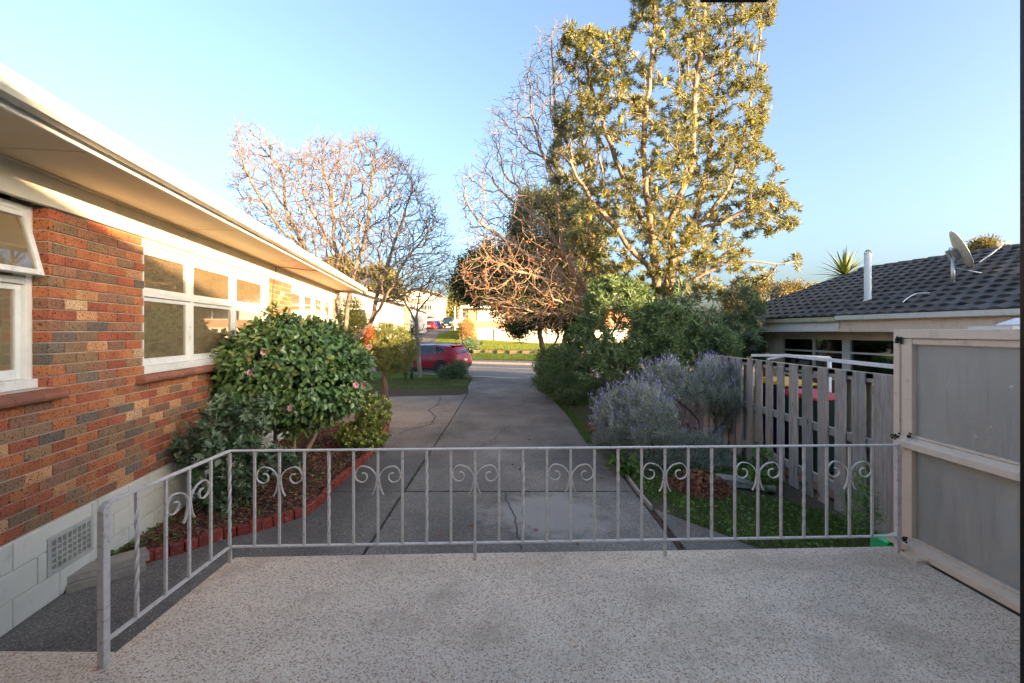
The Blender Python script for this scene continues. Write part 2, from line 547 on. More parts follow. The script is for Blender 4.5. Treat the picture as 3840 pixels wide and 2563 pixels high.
xs = sorted(set([-600, -300, -150, -80] + [round(-50 + i * 1.0, 2) for i in range(101)] + [-3.3, -3.15, 80, 150, 300, 600]))
ys = sorted(set([-60, -20, 0] + [2 + i * 1.0 for i in range(28)] + [round(30 + i * .5, 2) for i in range(100)] + [85, 95, 110, 140, 200, 400, 900]))
ground = sheet('ground', xs, ys, lambda x, y: H(x, y) - (0.0 if y > 15 else .004), m_ground)

# road: runs slanting across behind the driveway, near edge through (0,21)
def strip(name, y0a, y0b, mat, z=.006, x0=-90, x1=90, k=-.4, parent=None):
    b = MB()
    n = 30
    for i in range(n):
        a, c = x0 + (x1 - x0) * i / n, x0 + (x1 - x0) * (i + 1) / n
        b.add([(a, y0a + k * a, z), (c, y0a + k * c, z), (c, y0b + k * c, z), (a, y0b + k * a, z)], [(0, 1, 2, 3)])
    o = b.build(name, mat, parent)
    if not parent: tag(o, kind='structure')
    return o


road = strip('road', 20.9, 29.05, m_asph)
tag(strip('road_marking', 26.0, 26.13, m_line, .012), kind='structure')
def kerb(name, y0, x0, x1, h=.13, w=.16):
    b = MB(); k = -.4
    L = max(1, int((x1 - x0) / 3))
    for i in range(L):
        a = x0 + (x1 - x0) * i / L + .006; c = x0 + (x1 - x0) * (i + 1) / L - .006
        b.add([(a, y0 + k * a, 0), (c, y0 + k * c, 0), (c, y0 + w + k * c, 0), (a, y0 + w + k * a, 0),
               (a, y0 + .02 + k * a, h), (c, y0 + .02 + k * c, h), (c, y0 + w + k * c, h), (a, y0 + w + k * a, h)],
              [(4, 5, 6, 7), (0, 1, 5, 4), (2, 3, 7, 6), (1, 2, 6, 5), (3, 0, 4, 7)])
    return tag(b.build(name, m_kerb), kind='structure')
kerb('kerb', 29.05, -60, 40)
kerb('kerb', 20.72, -60, -1.9, .09)
kerb('kerb', 20.72, 1.2, 40, .09)
tag(strip('kerb_ramp', 20.45, 20.9, m_kerb, .010, -1.9, 1.2), kind='structure')
strip('footpath', 29.21, 31.3, m_foot, .12)
b = MB()
b.add([(-60, 31.3 + 24, -.1), (40, 31.3 - 16, -.1), (40, 31.3 - 16, .12), (-60, 31.3 + 24, .12)], [(0, 1, 2, 3)])

# far driveway climbing to the parked cars
fd = []
nn = 26
for i in range(nn + 1):
    y = 33.5 + (80 - 33.5) * i / nn
    xl = np.interp(y, [33.5, 44, 75, 80], [-9.8, -10.6, -15.5, -17.5]); xr = np.interp(y, [33.5, 44, 60, 75, 80], [-6.2, -7.6, -9.6, -9.2, -9.0])
    fd.append((xl, xr, y))
b = MB()
for i in range(nn):
    a, c = fd[i], fd[i + 1]
    for j in range(4):
        t0, t1 = j / 4, (j + 1) / 4
        q = [(a[0] + (a[1] - a[0]) * t0, a[2]), (a[0] + (a[1] - a[0]) * t1, a[2]), (c[0] + (c[1] - c[0]) * t1, c[2]), (c[0] + (c[1] - c[0]) * t0, c[2])]
        b.add([(x, y, H(x, y) + .05) for x, y in q], [(0, 1, 2, 3)])
tag(b.build('uphill_driveway', m_foot), kind='structure')

# ------------------------------------------------------------------ driveway slabs
drive = tag(bpy.data.objects.new('driveway', None), kind='structure')
COL.objects.link(drive)
def ex(y): return float(np.interp(y, [1, 6.9, 8.5, 11.6, 15.5, 20.5], [1.59, 1.58, 1.39, 1.38, 1.12, .85]))
def slab(poly, mat, top=.03):
    me = MB().prism(poly, -.05, top).mesh('slab', mat, bevel=.006)
    return link('slab', me, drive)
def col_r(y0, y1, n=6): return [(ex(y0 + (y1 - y0) * i / n), y0 + (y1 - y0) * i / n) for i in range(n + 1)]
g = .012
slab([(-1.36 + g, 1.2), (1.59, 1.2), (1.58, 5.9 - g), (-1.40 + g, 5.9 - g)], m_conc)
slab([(-1.40 + g, 5.9 + g)] + col_r(5.9 + g, 9.9 - g) + [(-1.42 + g, 9.9 - g)], m_conc)
slab([(-1.42 + g, 9.9 + g * .3)] + col_r(9.9 + g * .3, 15.5 - g) + [(-1.5 + g, 15.5 - g)], m_conc)
slab([(-1.5, 15.5 + g)] + col_r(15.5 + g, 20.45) + [(-1.75, 20.45), (-1.68, 17.5)], m_conc)
slab([(-4.2, 1.2), (-1.36 - g, 1.2), (-1.40 - g, 5.9 - g), (-4.2, 5.9 - g)], m_conc2)
slab([(-4.6, 5.9 + g), (-1.40 - g, 5.9 + g), (-1.42 - g, 9.9 - g), (-4.9, 9.9 - g)], m_conc2)
slab([(-6.4, 9.9 + g), (-1.42 - g, 9.9 + g), (-1.49 - g, 15.3), (-1.7, 14.9), (-2.6, 14.75), (-4.2, 14.5), (-6.4, 14.3)], m_conc3)
slab([(1.66, 2.0), (3.2, 2.0), (3.1, 3.9), (2.3, 4.42), (2.14, 4.68), (1.92, 4.97), (1.66, 5.33)], m_conc2)
# raised concrete edging strip beside the garden
b = MB(); pts = [(1.64, 5.36), (1.63, 5.9), (1.64, 6.4), (1.60, 6.9), (1.52, 7.25)]
for i in range(4):
    b.bar((*pts[i], .02), (*(Vector(pts[i]) * .01 + Vector(pts[i + 1]) * .99), .02), .035, .08)
b.build('edging_strip', m_gravel, drive, .005)

def ribbon(b, pts, w, z=.036, jit=.03, m=0, seed=0):
    rr = random.Random(seed); P2 = []
    for i in range(len(pts) - 1):
        a, c = Vector(pts[i]), Vector(pts[i + 1]); L = (c - a).length; k = max(2, int(L / .07))
        for j in range(k):
            p = a.lerp(c, j / k); P2.append(p + Vector((rr.uniform(-jit, jit), rr.uniform(-jit, jit) * .5)))
    P2.append(Vector(pts[-1]))
    vs, fs = [], []
    for i, p in enumerate(P2):
        d = (P2[min(i + 1, len(P2) - 1)] - P2[max(0, i - 1)]).normalized(); s = Vector((-d.y, d.x)) * w * rr.uniform(.35, 1) / 2
        vs += [(p.x + s.x, p.y + s.y, z), (p.x - s.x, p.y - s.y, z)]
    fs = [(2 * i, 2 * i + 1, 2 * i + 3, 2 * i + 2) for i in range(len(P2) - 1)]
    b.add(vs, fs, m)
b = MB()
ribbon(b, [(-2.25, 14.4), (-2.1, 13), (-2.2, 12), (-1.85, 11.0), (-1.8, 10.2), (-2.15, 9.6), (-2.3, 9.2)], .035, seed=1)
ribbon(b, [(-1.8, 10.2), (-1.3, 10.3), (-.6, 11.1)], .02, seed=2)
ribbon(b, [(-.075, 5.88), (-.06, 5.5), (.03, 5.1), (.04, 4.8), (.08, 4.3)], .012, jit=.022, seed=3)
ribbon(b, [(.0, 10.2), (-.3, 9.2), (-.35, 8.7), (-.6, 8.2)], .014, seed=4)
ribbon(b, [(.3, 13.3), (1.2, 13.2)], .05, jit=.01, seed=5)
ribbon(b, [(-2.4, 14.8), (-.8, 15.2)], .05, jit=.03, seed=8)
b.build('crack', m_crack, drive)['kind'] = 'stuff'
b = MB()
ribbon(b, [(-1.38, 4.3), (-1.385, 5.2), (-1.4, 5.9), (-1.41, 7.4)], .035, z=.034, jit=.008, seed=6)
ribbon(b, [(-1.4, 5.9), (-.2, 5.9), (1.5, 5.9)], .024, z=.035, jit=.006, seed=7)
b.build('joint_moss', m_moss, drive)['kind'] = 'stuff'
# rust and mud stain strip between slabs
b = MB(); ribbon(b, [(1.62, 5.3), (1.62, 4.4), (1.62, 3.4)], .06, z=.02, jit=.01, seed=9)
b.build('joint_soil', m_soil, drive)['kind'] = 'stuff'

# garden strip on the right
gs = MB()
rg = [(ex(y) + .01, y) for y in (5.3, 6.0, 6.9, 7.7, 8.5, 10, 12, 14, 16, 18, 20.2)]
poly = [(1.66, 5.30), (1.92, 4.95), (2.14, 4.66), (2.32, 4.40), (3.1, 3.85), (4.0, 3.8), (4.4, 20.2)] + list(reversed(rg[1:]))
gs.prism(poly, -.05, .012)
m_gsoil = simple('garden_soil', (.085, .065, .04), (.05, .045, .025), .95, 9, .9, 40)
tag(gs.build('garden_soil', m_gsoil), kind='structure')
# timber boards and paving seen through the paling fence
b = MB().prism([(3.95, 3.0), (7.0, 3.0), (6.4, 14), (3.95, 14)], -.02, .05)
tag(b.build('side_path', simple('brown_path', (.17, .10, .07), (.12, .08, .06), .9, 4, .4, 50)), kind='structure')

# ------------------------------------------------------------------ deck
dk = MB()
dk.prism([(-4.0, -1.0), (3.6, -1.0), (3.6, .9), (2.68, .9), (2.68, 3.19), (1.4, 3.14), (-.4, 3.09), (-1.83, 3.035), (-1.862, 3.0), (-1.862, 2.14), (-4.0, 2.16)], .42, .6)
deck = tag(dk.build('deck', m_deck, None, .008), kind='structure')
tag(MB().prism([(-4.0, -1.0), (3.5, -1.0), (3.5, .8), (2.6, .8), (2.6, 3.1), (-1.8, 2.95), (-1.8, 2.08), (-4.0, 2.08)], 0, .42).build('deck_base', m_found), kind='structure')
tag(MB().prism([(2.681, -1.0), (2.86, -1.0), (2.86, 3.24), (2.74, 3.24), (2.681, 3.14)], 0, .57).build('deck_ledge', simple('gap_shadow_concrete', (.12, .105, .09), (.05, .045, .035), .9, 8, .5, 60)), kind='structure')  # dark colour stands in for the shadow in the gap beside the deck

# ------------------------------------------------------------------ left brick house
TH = math.atan(280 / F)
HX = -2.969
house = thing('brick_house', 'speckled brick house with white windows and long sunlit eave beside the driveway', 'house', (HX, 0, 0), TH)
ZF, ZW, CO = .64, 3.05, .086
T0, T1 = -1.0, 13.4
OPEN = [(1.2, 3.52, 1.68, 3.06), (4.67, 8.15, 1.68, 3.06), (9.39, 13.17, 2.41, 3.06)]
# mortar layer and inner wall
def cells(x0, x1, m, b, ts, zs, skip):
    for i in range(len(ts) - 1):
        for j in range(len(zs) - 1):
            tm, zm = (ts[i] + ts[i + 1]) / 2, (zs[j] + zs[j + 1]) / 2
            if any(o[0] < tm < o[1] and o[2] < zm < o[3] for o in skip): continue
            b.mm((x0, ts[i], zs[j]), (x1, ts[i + 1], zs[j + 1]), m)
tsx = [T0, 1.2, 3.52, 4.67, 8.15, 9.39, 13.17, T1 - .005]
b = MB(); cells(-.107, -.011, 0, b, sorted(tsx + [OPEN[0][1] + .009]), [ZF, 1.68, 2.41, ZW], [(o[0], o[1] + .009, o[2], o[3]) for o in OPEN])
b.build('mortar', m_mortar, house)
b = MB(); cells(-.25, -.112, 0, b, tsx, [0, 1.66, 2.39, 3.28], [(o[0] + .01, o[1] - .01, o[2] - .01, 3.02) for o in OPEN])
b.build('inner_wall', m_room, house)
# end wall, back wall, ends of house
b = MB()
b.mm((-8, 13.29, 0), (-.112, 13.385, 3.28)); b.mm((-8, -1.2, 0), (-.26, -1.0, 3.28)); b.mm((-8.2, -1.2, 0), (-8, 13.4, 3.28))
b.build('wall', BR[0], house)
bm_by = [MB().box((-.0525, 0, 0), (.105, .23, .076)).mesh('brick', m, bevel=.003) for m in BR]
bl = []
rb = random.Random(3)
nc = int(round((ZW - ZF) / CO))
for c in range(nc):
    z = ZF + (c + .5) * CO
    t = T0 - (0.12 if c % 2 else 0)
    while t < T1 - .06:
        a, e = t + .005, t + .235
        segs = [(max(a, T0), min(e, T1 - .002))]
        for o in OPEN:
            if o[2] - .02 < z < o[3]:
                ns = []
                for (p, q) in segs:
                    if q <= o[0] or p >= o[1]: ns.append((p, q)); continue
                    if p < o[0] - .03: ns.append((p, o[0] - .002))
                    if q > o[1] + .03: ns.append((o[1] + .002, q))
                segs = ns
        for (p, q) in segs:
            if q - p > .03: bl.append(((p + q) / 2, z, q - p, rb.choices(range(7), BR_W)[0], rb.uniform(-.0025, .0025)))
        t += .24
# the 300 that show largest are single bricks, the rest one mass
vis = [q for q in bl if q[0] > 2.9]
vis.sort(key=lambda q: q[0] + (0 if q[1] < 2.99 else .5))
single = vis[:300]; ids = set(id(q) for q in single)
for (t, z, L, k, dx) in single:
    o = link('brick', bm_by[k], house, (dx, t, z)); o.scale = (1, L / .23, 1)
rest = [q for q in bl if id(q) not in ids]
b = MB()
for (t, z, L, k, dx) in rest: b.mm((-.105, t - L / 2, z - .038), (dx, t + L / 2, z + .038), k)
b.build('brickwork', BR, house)['kind'] = 'stuff'
# foundation blocks
b = MB().mm((-.25, T0, -.05), (.008, T1, ZF - .003)); b.build('foundation', m_found, house)
me_blk = None
r0 = [(.0, .04, .235), (.0, .24, .435), (.0, .44, .636)]
for r, (_, z0, z1) in enumerate(r0):
    t = 1.2 + (.2 if r % 2 else 0)
    while t < 13.2:
        t1 = min(t + .4, T1)
        segs = [(t, t1)]
        if z0 < .5 and z1 > .28:
            segs = []
            if t < 3.48: segs.append((t, min(t1, 3.48)))
            if t1 > 3.94: segs.append((max(t, 3.94), t1))
        for (p, q) in segs:
            if q - p < .03: continue
            if me_blk is None: me_blk = MB().box((0, 0, 0), (.02, .392, .19)).mesh('foundation_block', m_found, bevel=.004)
            o = link('foundation_block', me_blk, house, (.012 + rb.uniform(-.0012, .0012), (p + q) / 2, (z0 + z1) / 2)); o.scale = (1, (q - p - .008) / .392, 1)
        t += .4
b = MB()
b.mm((.004, 3.48, .24), (.028, 3.94, .27)); b.mm((.004, 3.48, .50), (.028, 3.94, .53)); b.mm((.004, 3.48, .27), (.028, 3.51, .5)); b.mm((.004, 3.91, .27), (.028, 3.94, .5))
for i in range(7): b.mm((.01, 3.51 + .05 + i * .05, .27), (.024, 3.522 + .05 + i * .05, .5))
for i in range(4): b.mm((.0095, 3.51, .308 + i * .044), (.0225, 3.91, .318 + i * .044))
v = b.build('vent', m_vent, house)
MB().mm((.0085, 3.51, .27), (.0092, 3.91, .5)).build('vent_back', m_stone, v)
# frieze, soffit, fascia, gutter
b = MB()
b.mm((-.03, T0 - .6, ZW + .004), (.022, T1 + .02, 3.30)); b.build('frieze_board', m_cream, house, .003)
b = MB(); ts = [T0 - 1] + [.6 + 2.4 * i for i in range(6)] + [14.05]
for i in range(len(ts) - 1):
    link('soffit_panel', MB().mm((-.2, ts[i] + .004, 3.302), (.645, ts[i + 1] - .004, 3.312)).mesh('soffit_panel', m_soffit), house)
b = MB()
for t in ts[1:-1]: b.mm((-.0, t - .02, 3.297), (.64, t + .02, 3.3015))
b.mm((.022, T0, 3.284), (.045, 13.42, 3.3015))
b.build('soffit_batten', m_soffit, house)
b = MB(); b.mm((.645, T0 - 1, 3.285), (.668, 14.1, 3.40)); b.mm((-8.2, 14.05, 3.285), (.645, 14.075, 3.40)); b.build('fascia_board', m_white, house, .002)
gp = [(.669, 3.33), (.70, 3.318), (.765, 3.32), (.785, 3.345), (.79, 3.405), (.802, 3.42), (.795, 3.43), (.78, 3.415), (.775, 3.35), (.76, 3.33), (.70, 3.328), (.679, 3.34), (.677, 3.425), (.669, 3.425)]
b = MB(); b.extr([(p[0], p[1]) for p in gp], 'y', T0 - 1, 14.13); g_ = b.build('gutter', m_gutter, house)
b = MB()
for t in [1.8, 4.8, 7.8, 10.8, 13.0]: b.mm((.665, t, 3.322), (.796, t + .02, 3.3285)); b.mm((.786, t, 3.32), (.7975, t + .02, 3.41))
b.build('gutter_bracket', m_gutter, g_)
b = MB(); b.tube([(.64, 8.95, 3.295), (.5, 8.7, 3.275), (.3, 8.55, 3.28), (.06, 8.45, 3.29), (.03, 8.40, 3.28), (.028, 8.36, 3.12), (.03, 8.34, 3.04), (.012, 8.3, 2.9), (.02, 8.27, 2.6), (.01, 8.3, 2.3), (.02, 8.28, 1.9)], .006, 5); b.build('cable', m_black, house)
# roof
b = MB()
def roofpoly(b, e, zt, y0, y1, x0, x1, rise):
    cx = (x0 + x1) / 2
    run = (x1 - x0) / 2
    A, B_, C_, D_ = (x1, y0, zt), (x1, y1, zt), (x0, y1, zt), (x0, y0, zt)
    E, G = (cx, y0 + run, zt + rise), (cx, y1 - run, zt + rise)
    b.add([A, B_, C_, D_, E, G], [(0, 1, 5, 4), (1, 2, 5), (2, 3, 4, 5), (3, 0, 4)])
roofpoly(b, 0, 3.41, -2.0, 14.1, -8.9, .70, .8)
b.build('roof', m_tile, house)
# rooms behind the windows
b = MB()
b.mm((-3.2, .8, .62), (-.26, 13.2, .66), 1); b.mm((-3.2, .8, 3.04), (-.26, 13.2, 3.08)); b.mm((-3.24, .8, .6), (-3.2, 13.2, 3.08))
for t in (.8, 3.9, 8.6, 13.2): b.mm((-3.2, t - .05, .66), (-.26, t + .05, 3.04))
b.mm((-2.2, 5.9, .66), (-.9, 5.98, 3.03))
b.build('room', [m_room, m_roomfloor], house)

def window(t0, t1, z0, z1, xo, cols, trans, opened=None):
    w = thing('window', None, None); w.parent = house
    for k in ('label', 'category'):
        if k in w: del w[k]
    b = MB(); fw = .05
    b.mm((xo - .09, t0, z0), (xo, t0 + fw, z1)); b.mm((xo - .09, t1 - fw, z0), (xo, t1, z1))
    b.mm((xo - .09, t0 + fw, z1 - fw), (xo - .002, t1 - fw, z1)); b.mm((xo - .09, t0 - .0, z0 - .03), (xo + .035, t1 + .01, z0 + .045))
    for c in cols: b.mm((xo - .088, c - .03, z0 + .045), (xo - .003, c + .03, z1 - fw))
    if trans: b.mm((xo - .086, t0 + fw, trans - .025), (xo - .005, t1 - fw, trans + .025))
    b.build('frame', m_white, w, .003)
    cc = [t0 + fw] + [x for c in cols for x in (c - .03, c + .03)] + [t1 - fw]
    for i in range(0, len(cc), 2):
        a, e = cc[i], cc[i + 1]
        zz = [(z0 + .045, trans - .025), (trans + .025, z1 - fw)] if trans else [(z0 + .045, z1 - fw)]
        for j, (p, q) in enumerate(zz):
            s = .045
            sb = MB()
            lo = .075 if j == 0 else s
            sb.mm((-.04, a + .003, p + .003), (0, a + s, q - .003)); sb.mm((-.04, e - s, p + .003), (0, e - .003, q - .003))
            sb.mm((-.04, a + s, p + .003), (-.001, e - s, p + lo)); sb.mm((-.04, a + s, q - s), (-.001, e - s, q - .003))
            so = sb.build('sash', m_white, w, .003)
            po = MB().mm((-.022, a + s, p + lo), (-.018, e - s, q - s)).build('pane', m_glass, w)
            for o in (so, po): o.location = (xo - .03, 0, 0)
            if opened and opened == (i // 2, j):
                ang = math.radians(14)
                for o in (so, po):
                    o.rotation_euler = (0, -ang, 0)
                    # hinge at the top edge of the sash
                    zt = q
                    o.location = (xo + .01 + math.sin(ang) * zt, 0, zt - math.cos(ang) * zt)
    return w
window(1.2, 3.515, 1.70, 3.045, -.105, [2.45], 2.48, (1, 1))
window(4.675, 8.145, 1.70, 3.0, -.03, [5.66, 6.87], 2.49)
window(9.395, 13.165, 2.43, 3.0, -.02, [10.35, 11.3, 12.25], None)
b = MB(); b.mm((-.10, 4.68, 3.0), (-.005, 8.14, 3.048)); b.mm((-.10, 9.4, 3.0), (-.005, 13.16, 3.048)); b.build('window_head', m_soffit, house)
# sill tiles
me_st = MB().extr([(-.12, -.005), (.055, -.04), (.085, -.055), (.092, -.075), (.085, -.10), (.05, -.11), (-.1, -.11)], 'y', -.113, .113).mesh('sill_tile', m_sill, bevel=.004)
for a, e, z in ((1.2, 3.6, 1.69), (4.62, 8.25, 1.69)):
    n_ = int((e - a) / .232)
    for i in range(n_ + 1):
        t = e - .116 - i * .232
        if t > a - .1: link('sill_tile', me_st, house, (0, t, z))
# curtain and things on the sill inside
cb = MB(); vs_, n_ = [], 60
for i in range(n_ + 1):
    t = 7.2 + .75 * i / n_; x = -.2 + .025 * math.sin(i * 1.15) + .01 * math.sin(i * 2.7)
    vs_ += [(x, t, 1.75), (x, t, 2.97)]
cb.add(vs_, [(2 * i, 2 * i + 2, 2 * i + 3, 2 * i + 1) for i in range(n_)], 0, True)
tag(cb.build('curtain', m_curtain), 'cream gathered curtain hanging inside the main window of the brick house', 'curtain').matrix_world = Matrix.Translation((HX, 0, 0)) @ Matrix.Rotation(TH, 4, 'Z')
vs_ = []
cb = MB()
for i in range(n_ + 1):
    t = 1.3 + 1.0 * i / n_; x = -.3 + .025 * math.sin(i * 1.15)
    vs_ += [(x, t, 1.72), (x, t, 2.97)]
cb.add(vs_, [(2 * i, 2 * i + 2, 2 * i + 3, 2 * i + 1) for i in range(n_)], 0, True)
HM = Matrix.Translation((HX, 0, 0)) @ Matrix.Rotation(TH, 4, 'Z')
tag(cb.build('curtain', m_curtain), 'pale curtain behind the open window nearest the deck', 'curtain').matrix_world = HM
def hp(t, x, z): return HM @ Vector((x, t, z))
b = MB(); b.lathe([(0, 0), (.035, 0), (.038, .05), (.02, .075), (.014, .08), (.014, .11), (0, .11)], (0, 0, 0), 12)
o = b.build('bottle', simple('green_plastic', (.03, .25, .06), rough=.3)); o.location = hp(6.12, -.17, 1.75); tag(o, 'small green bottle on the inside sill of the main window', 'bottle')
b = MB(); b.lathe([(0, 0), (.03, 0), (.032, .05), (.03, .1), (.018, .11), (0, .11)], (0, 0, 0), 12)
o = b.build('jar', simple('tan_jar', (.35, .2, .1), rough=.3)); o.location = hp(5.95, -.17, 1.75); tag(o, 'small amber jar left of the green bottle on the window sill', 'jar')

# ------------------------------------------------------------------ our own house behind the camera (unseen wings stretched to cast the long shadow)
own = thing('porch_house', 'rendered house the photograph is taken from, its dark door jamb at the picture edge', 'house', (0, 0, .6))
b = MB()
b.mm((-9.0, .35, -.6), (-1.0, .55, 2.35)); b.mm((.76, .35, -.6), (20.0, .55, 2.35)); b.mm((-1.0, .35, 2.02), (.76, .55, 2.35))
b.mm((-9.0, -5.8, -.6), (-8.8, .35, 2.35)); b.mm((19.8, -5.8, -.6), (20.0, .35, 2.35)); b.mm((-9, -6.0, -.6), (20.0, -5.8, 2.35))
b.mm((-8.8, -5.8, -.02), (19.8, .35, 0.0)); b.mm((-8.8, -5.8, 2.3), (19.8, .35, 2.34))
b.build('wall', m_render, own)  # pale wall colour chosen to bounce light onto the deck
b = MB(); b.mm((.692, .34, 0), (.76, .62, 2.02)); b.mm((-1.0, .34, 0), (-.93, .62, 2.02)); b.mm((-.93, .36, 1.965), (.692, .60, 2.02)); b.build('door_frame', m_door, own)
b = MB().mm((.255, .59, 1.947), (.345, .618, 1.964)); b.build('door_catch', m_door, own)
b = MB(); ROOF_X0, ROOF_X1 = -9.6, 21.0
yb, yf, ze, zr_ = -6.2, .85, 2.36, 3.78
ym = (yb + yf) / 2
b.add([(ROOF_X0, yf, ze), (ROOF_X1, yf, ze), (ROOF_X1, yb, ze), (ROOF_X0, yb, ze), (ROOF_X0 + 3.0, ym, zr_), (ROOF_X1 - 2.5, ym, zr_)], [(0, 1, 5, 4), (1, 2, 5), (2, 3, 4, 5), (3, 0, 4), (0, 3, 2, 1)])
b.build('roof', m_tile, own)


# ------------------------------------------------------------------ deck railing
rail = thing('railing', 'white painted wrought iron railing with scrolls along the deck edge', 'railing', (-1.83, 2.95, .6))
RY = lambda i: .155 * (i / 28.0)                       # the far rail drifts a little away to the right
RX = lambda i: .1586 * i
ZB, ZT = .107, .728
def smooth(pts, k=4):
    out = []
    n = len(pts)
    for i in range(n - 1):
        p0, p1, p2, p3 = [Vector(pts[max(0, min(n - 1, i + j))]) for j in (-1, 0, 1, 2)]
        for s in range(k):
            t = s / k
            out.append(.5 * ((2 * p1) + (-p0 + p2) * t + (2 * p0 - 5 * p1 + 4 * p2 - p3) * t * t + (-p0 + 3 * p1 - 3 * p2 + p3) * t ** 3))
    out.append(Vector(pts[-1]))
    return out
SC = [(-53, 415), (-30, 370), (-15, 300), (-13, 255), (-28, 215), (-75, 168), (-148, 152), (-190, 182), (-207, 230), (-195, 275), (-148, 299), (-110, 282), (-99, 247), (-113, 220), (-145, 215)]
def scroll_mesh(sgn):
    b = MB()
    pts = smooth([(sgn * x * .000714, 0, -z * .000714) for x, z in SC], 4)
    n = len(pts); vs = []
    for i, p in enumerate(pts):
        d = (pts[min(i + 1, n - 1)] - pts[max(0, i - 1)]).normalized(); s = Vector((-d.z, 0, d.x)) * .0028
        for a, y in ((1, -.0065), (1, .0065), (-1, .0065), (-1, -.0065)): vs.append(p + s * a + Vector((0, y, 0)))
    fs = [(i * 4 + k, i * 4 + (k + 1) % 4, i * 4 + 4 + (k + 1) % 4, i * 4 + 4 + k) for i in range(n - 1) for k in range(4)] + [(0, 3, 2, 1), tuple((n - 1) * 4 + k for k in range(4))]
    b.add(vs, fs)
    return b.mesh('scroll', m_rail)
def twisted_mesh(L, w=.0155):
    b = MB(); n = 40; vs = []
    for i in range(n + 1):
        z = L * i / n; t = min(1, max(0, (z / L - .12) / .76)); a = math.pi / 4 + t * math.pi * 3
        for k in range(4): vs.append((w * .7071 * math.cos(a + k * math.pi / 2), w * .7071 * math.sin(a + k * math.pi / 2), z))
    fs = [(i * 4 + k, i * 4 + (k + 1) % 4, i * 4 + 4 + (k + 1) % 4, i * 4 + 4 + k) for i in range(n) for k in range(4)]
    b.add(vs, fs)
    return b.mesh('twisted_baluster', m_rail)
me_s = [scroll_mesh(1), scroll_mesh(-1)]
Lb = ZT - ZB - .012
me_b = MB().box((0, 0, Lb / 2), (.015, .015, Lb)).mesh('baluster', m_rail, bevel=.0015)
me_t = twisted_mesh(Lb)
MB().bar((-.012, 0, ZT), (RX(28) + .02, RY(28), ZT), .030, .010).build('top_rail', m_rail, rail, .002)
MB().bar((.012, .0, ZB), (RX(28) + .02, RY(28), ZB), .026, .010).build('bottom_rail', m_rail, rail, .002)
for i in range(1, 28):
    link('twisted_baluster' if i % 4 == 0 else 'baluster', me_t if i % 4 == 0 else me_b, rail, (RX(i), RY(i), ZB + .005))
link('twisted_baluster', me_t, rail, (0, 0, ZB + .005))
MB().box((RX(28) + .022, RY(28), .37), (.03, .03, .74)).build('wall_flat', m_rail, rail, .002)
def foot(x, y): MB().box((x, y - .002, .05), (.022, .012, .10)).build('post', m_rail, rail, .002)
foot(0, .006); foot(RX(10), RY(10)); foot(RX(18), RY(18))
for c in (2, 6, 10, 14, 18, 22, 26):
    for k in (0, 1): link('scroll', me_s[k], rail, (RX(c), RY(c) - .001, ZT))
# side return toward the door
S = [-.91, -.73, -.545, -.37, -.185]
MB().bar((0, .0, ZT + .0004), (0, -.90, ZT + .0004), .030, .010).build('top_rail', m_rail, rail, .002)
MB().bar((0, -.012, ZB), (0, -.905, ZB), .026, .010).build('bottom_rail', m_rail, rail, .002)
b = MB()
b.extr([(-.928, 0), (-.892, 0), (-.892, .70), (-.880, .722), (-.865, .7225), (-.865, .7345), (-.893, .734), (-.915, .722), (-.928, .70)], 'x', -.0155, .0155)
b.build('end_post', m_rail, rail, .002)
for i, y in enumerate(S[1:]): link('twisted_baluster' if i == 0 else 'baluster', me_t if i == 0 else me_b, rail, (0, y, ZB + .005))
for k in (0, 1):
    o = link('scroll', me_s[k], rail, (0, -.37, ZT)); o.rotation_euler = (0, 0, math.pi / 2); o.scale = (1.15, 1, 1)

# ------------------------------------------------------------------ obscure glass screen on the right
scr = thing('glass_screen', 'peach painted timber screen with two obscure glass panes at the deck side', 'screen', (2.745, 3.26, .6))
Y0, Y1 = -1.95, 0.0
b = MB(); b.box((.008, -.028, .66), (.05, .05, 1.71)); b.build('corner_post', m_screen, scr, .003)
b = MB(); b.box((.012, -.098, .705), (.036, .088, 1.496)); b.build('stile', m_screen, scr, .003)
b = MB(); b.mm((-.02, Y0, 1.455), (.05, -.054, 1.515)); b.build('top_rail', m_screen, scr, .003)
b = MB(); b.extr([(-.045, .70), (.05, .70), (.05, .777), (-.005, .772), (-.045, .745)], 'y', Y0, -.03); b.build('middle_rail', m_screen, scr, .003)
b = MB(); b.extr([(-.06, .008), (.05, .008), (.05, .075), (.005, .072), (-.06, .052)], 'y', Y0, -.0); b.build('bottom_rail', m_screen, scr, .003)
b = MB(); b.mm((-.001, Y0, 1.415), (.024, -.142, 1.452)); b.mm((-.001, Y0, .776), (.022, -.142, .79)); b.mm((-.001, Y0, .074), (.022, -.142, .088))
b.build('bead', m_screen, scr)
MB().mm((.026, Y0, .078), (.032, -.14, .70)).build('pane', m_frost, scr)
MB().mm((.026, Y0, .778), (.032, -.14, 1.454)).build('pane', m_frost, scr)
MB().box((-.085, -.26, -.012), (.10, .13, .07)).build('packer_block', m_screen, scr, .003)
b = MB()
rr = random.Random(5)
for i in range(60):
    q = rr.choice([(-.045, -.055, .765), (-.02, -.135, .78), (-.025, -.058, 1.44), (-.04, -.12, .07)])
    b.box((q[0] + rr.gauss(0, .006), q[1] + rr.gauss(0, .012), q[2] + rr.gauss(0, .012)), (.009, .011, .009), rx=rr.random() * 3, rz=rr.random() * 3)
b.build('moss', simple('moss', (.03, .055, .01), (.015, .02, .008), .95, 200), scr)['kind'] = 'stuff'
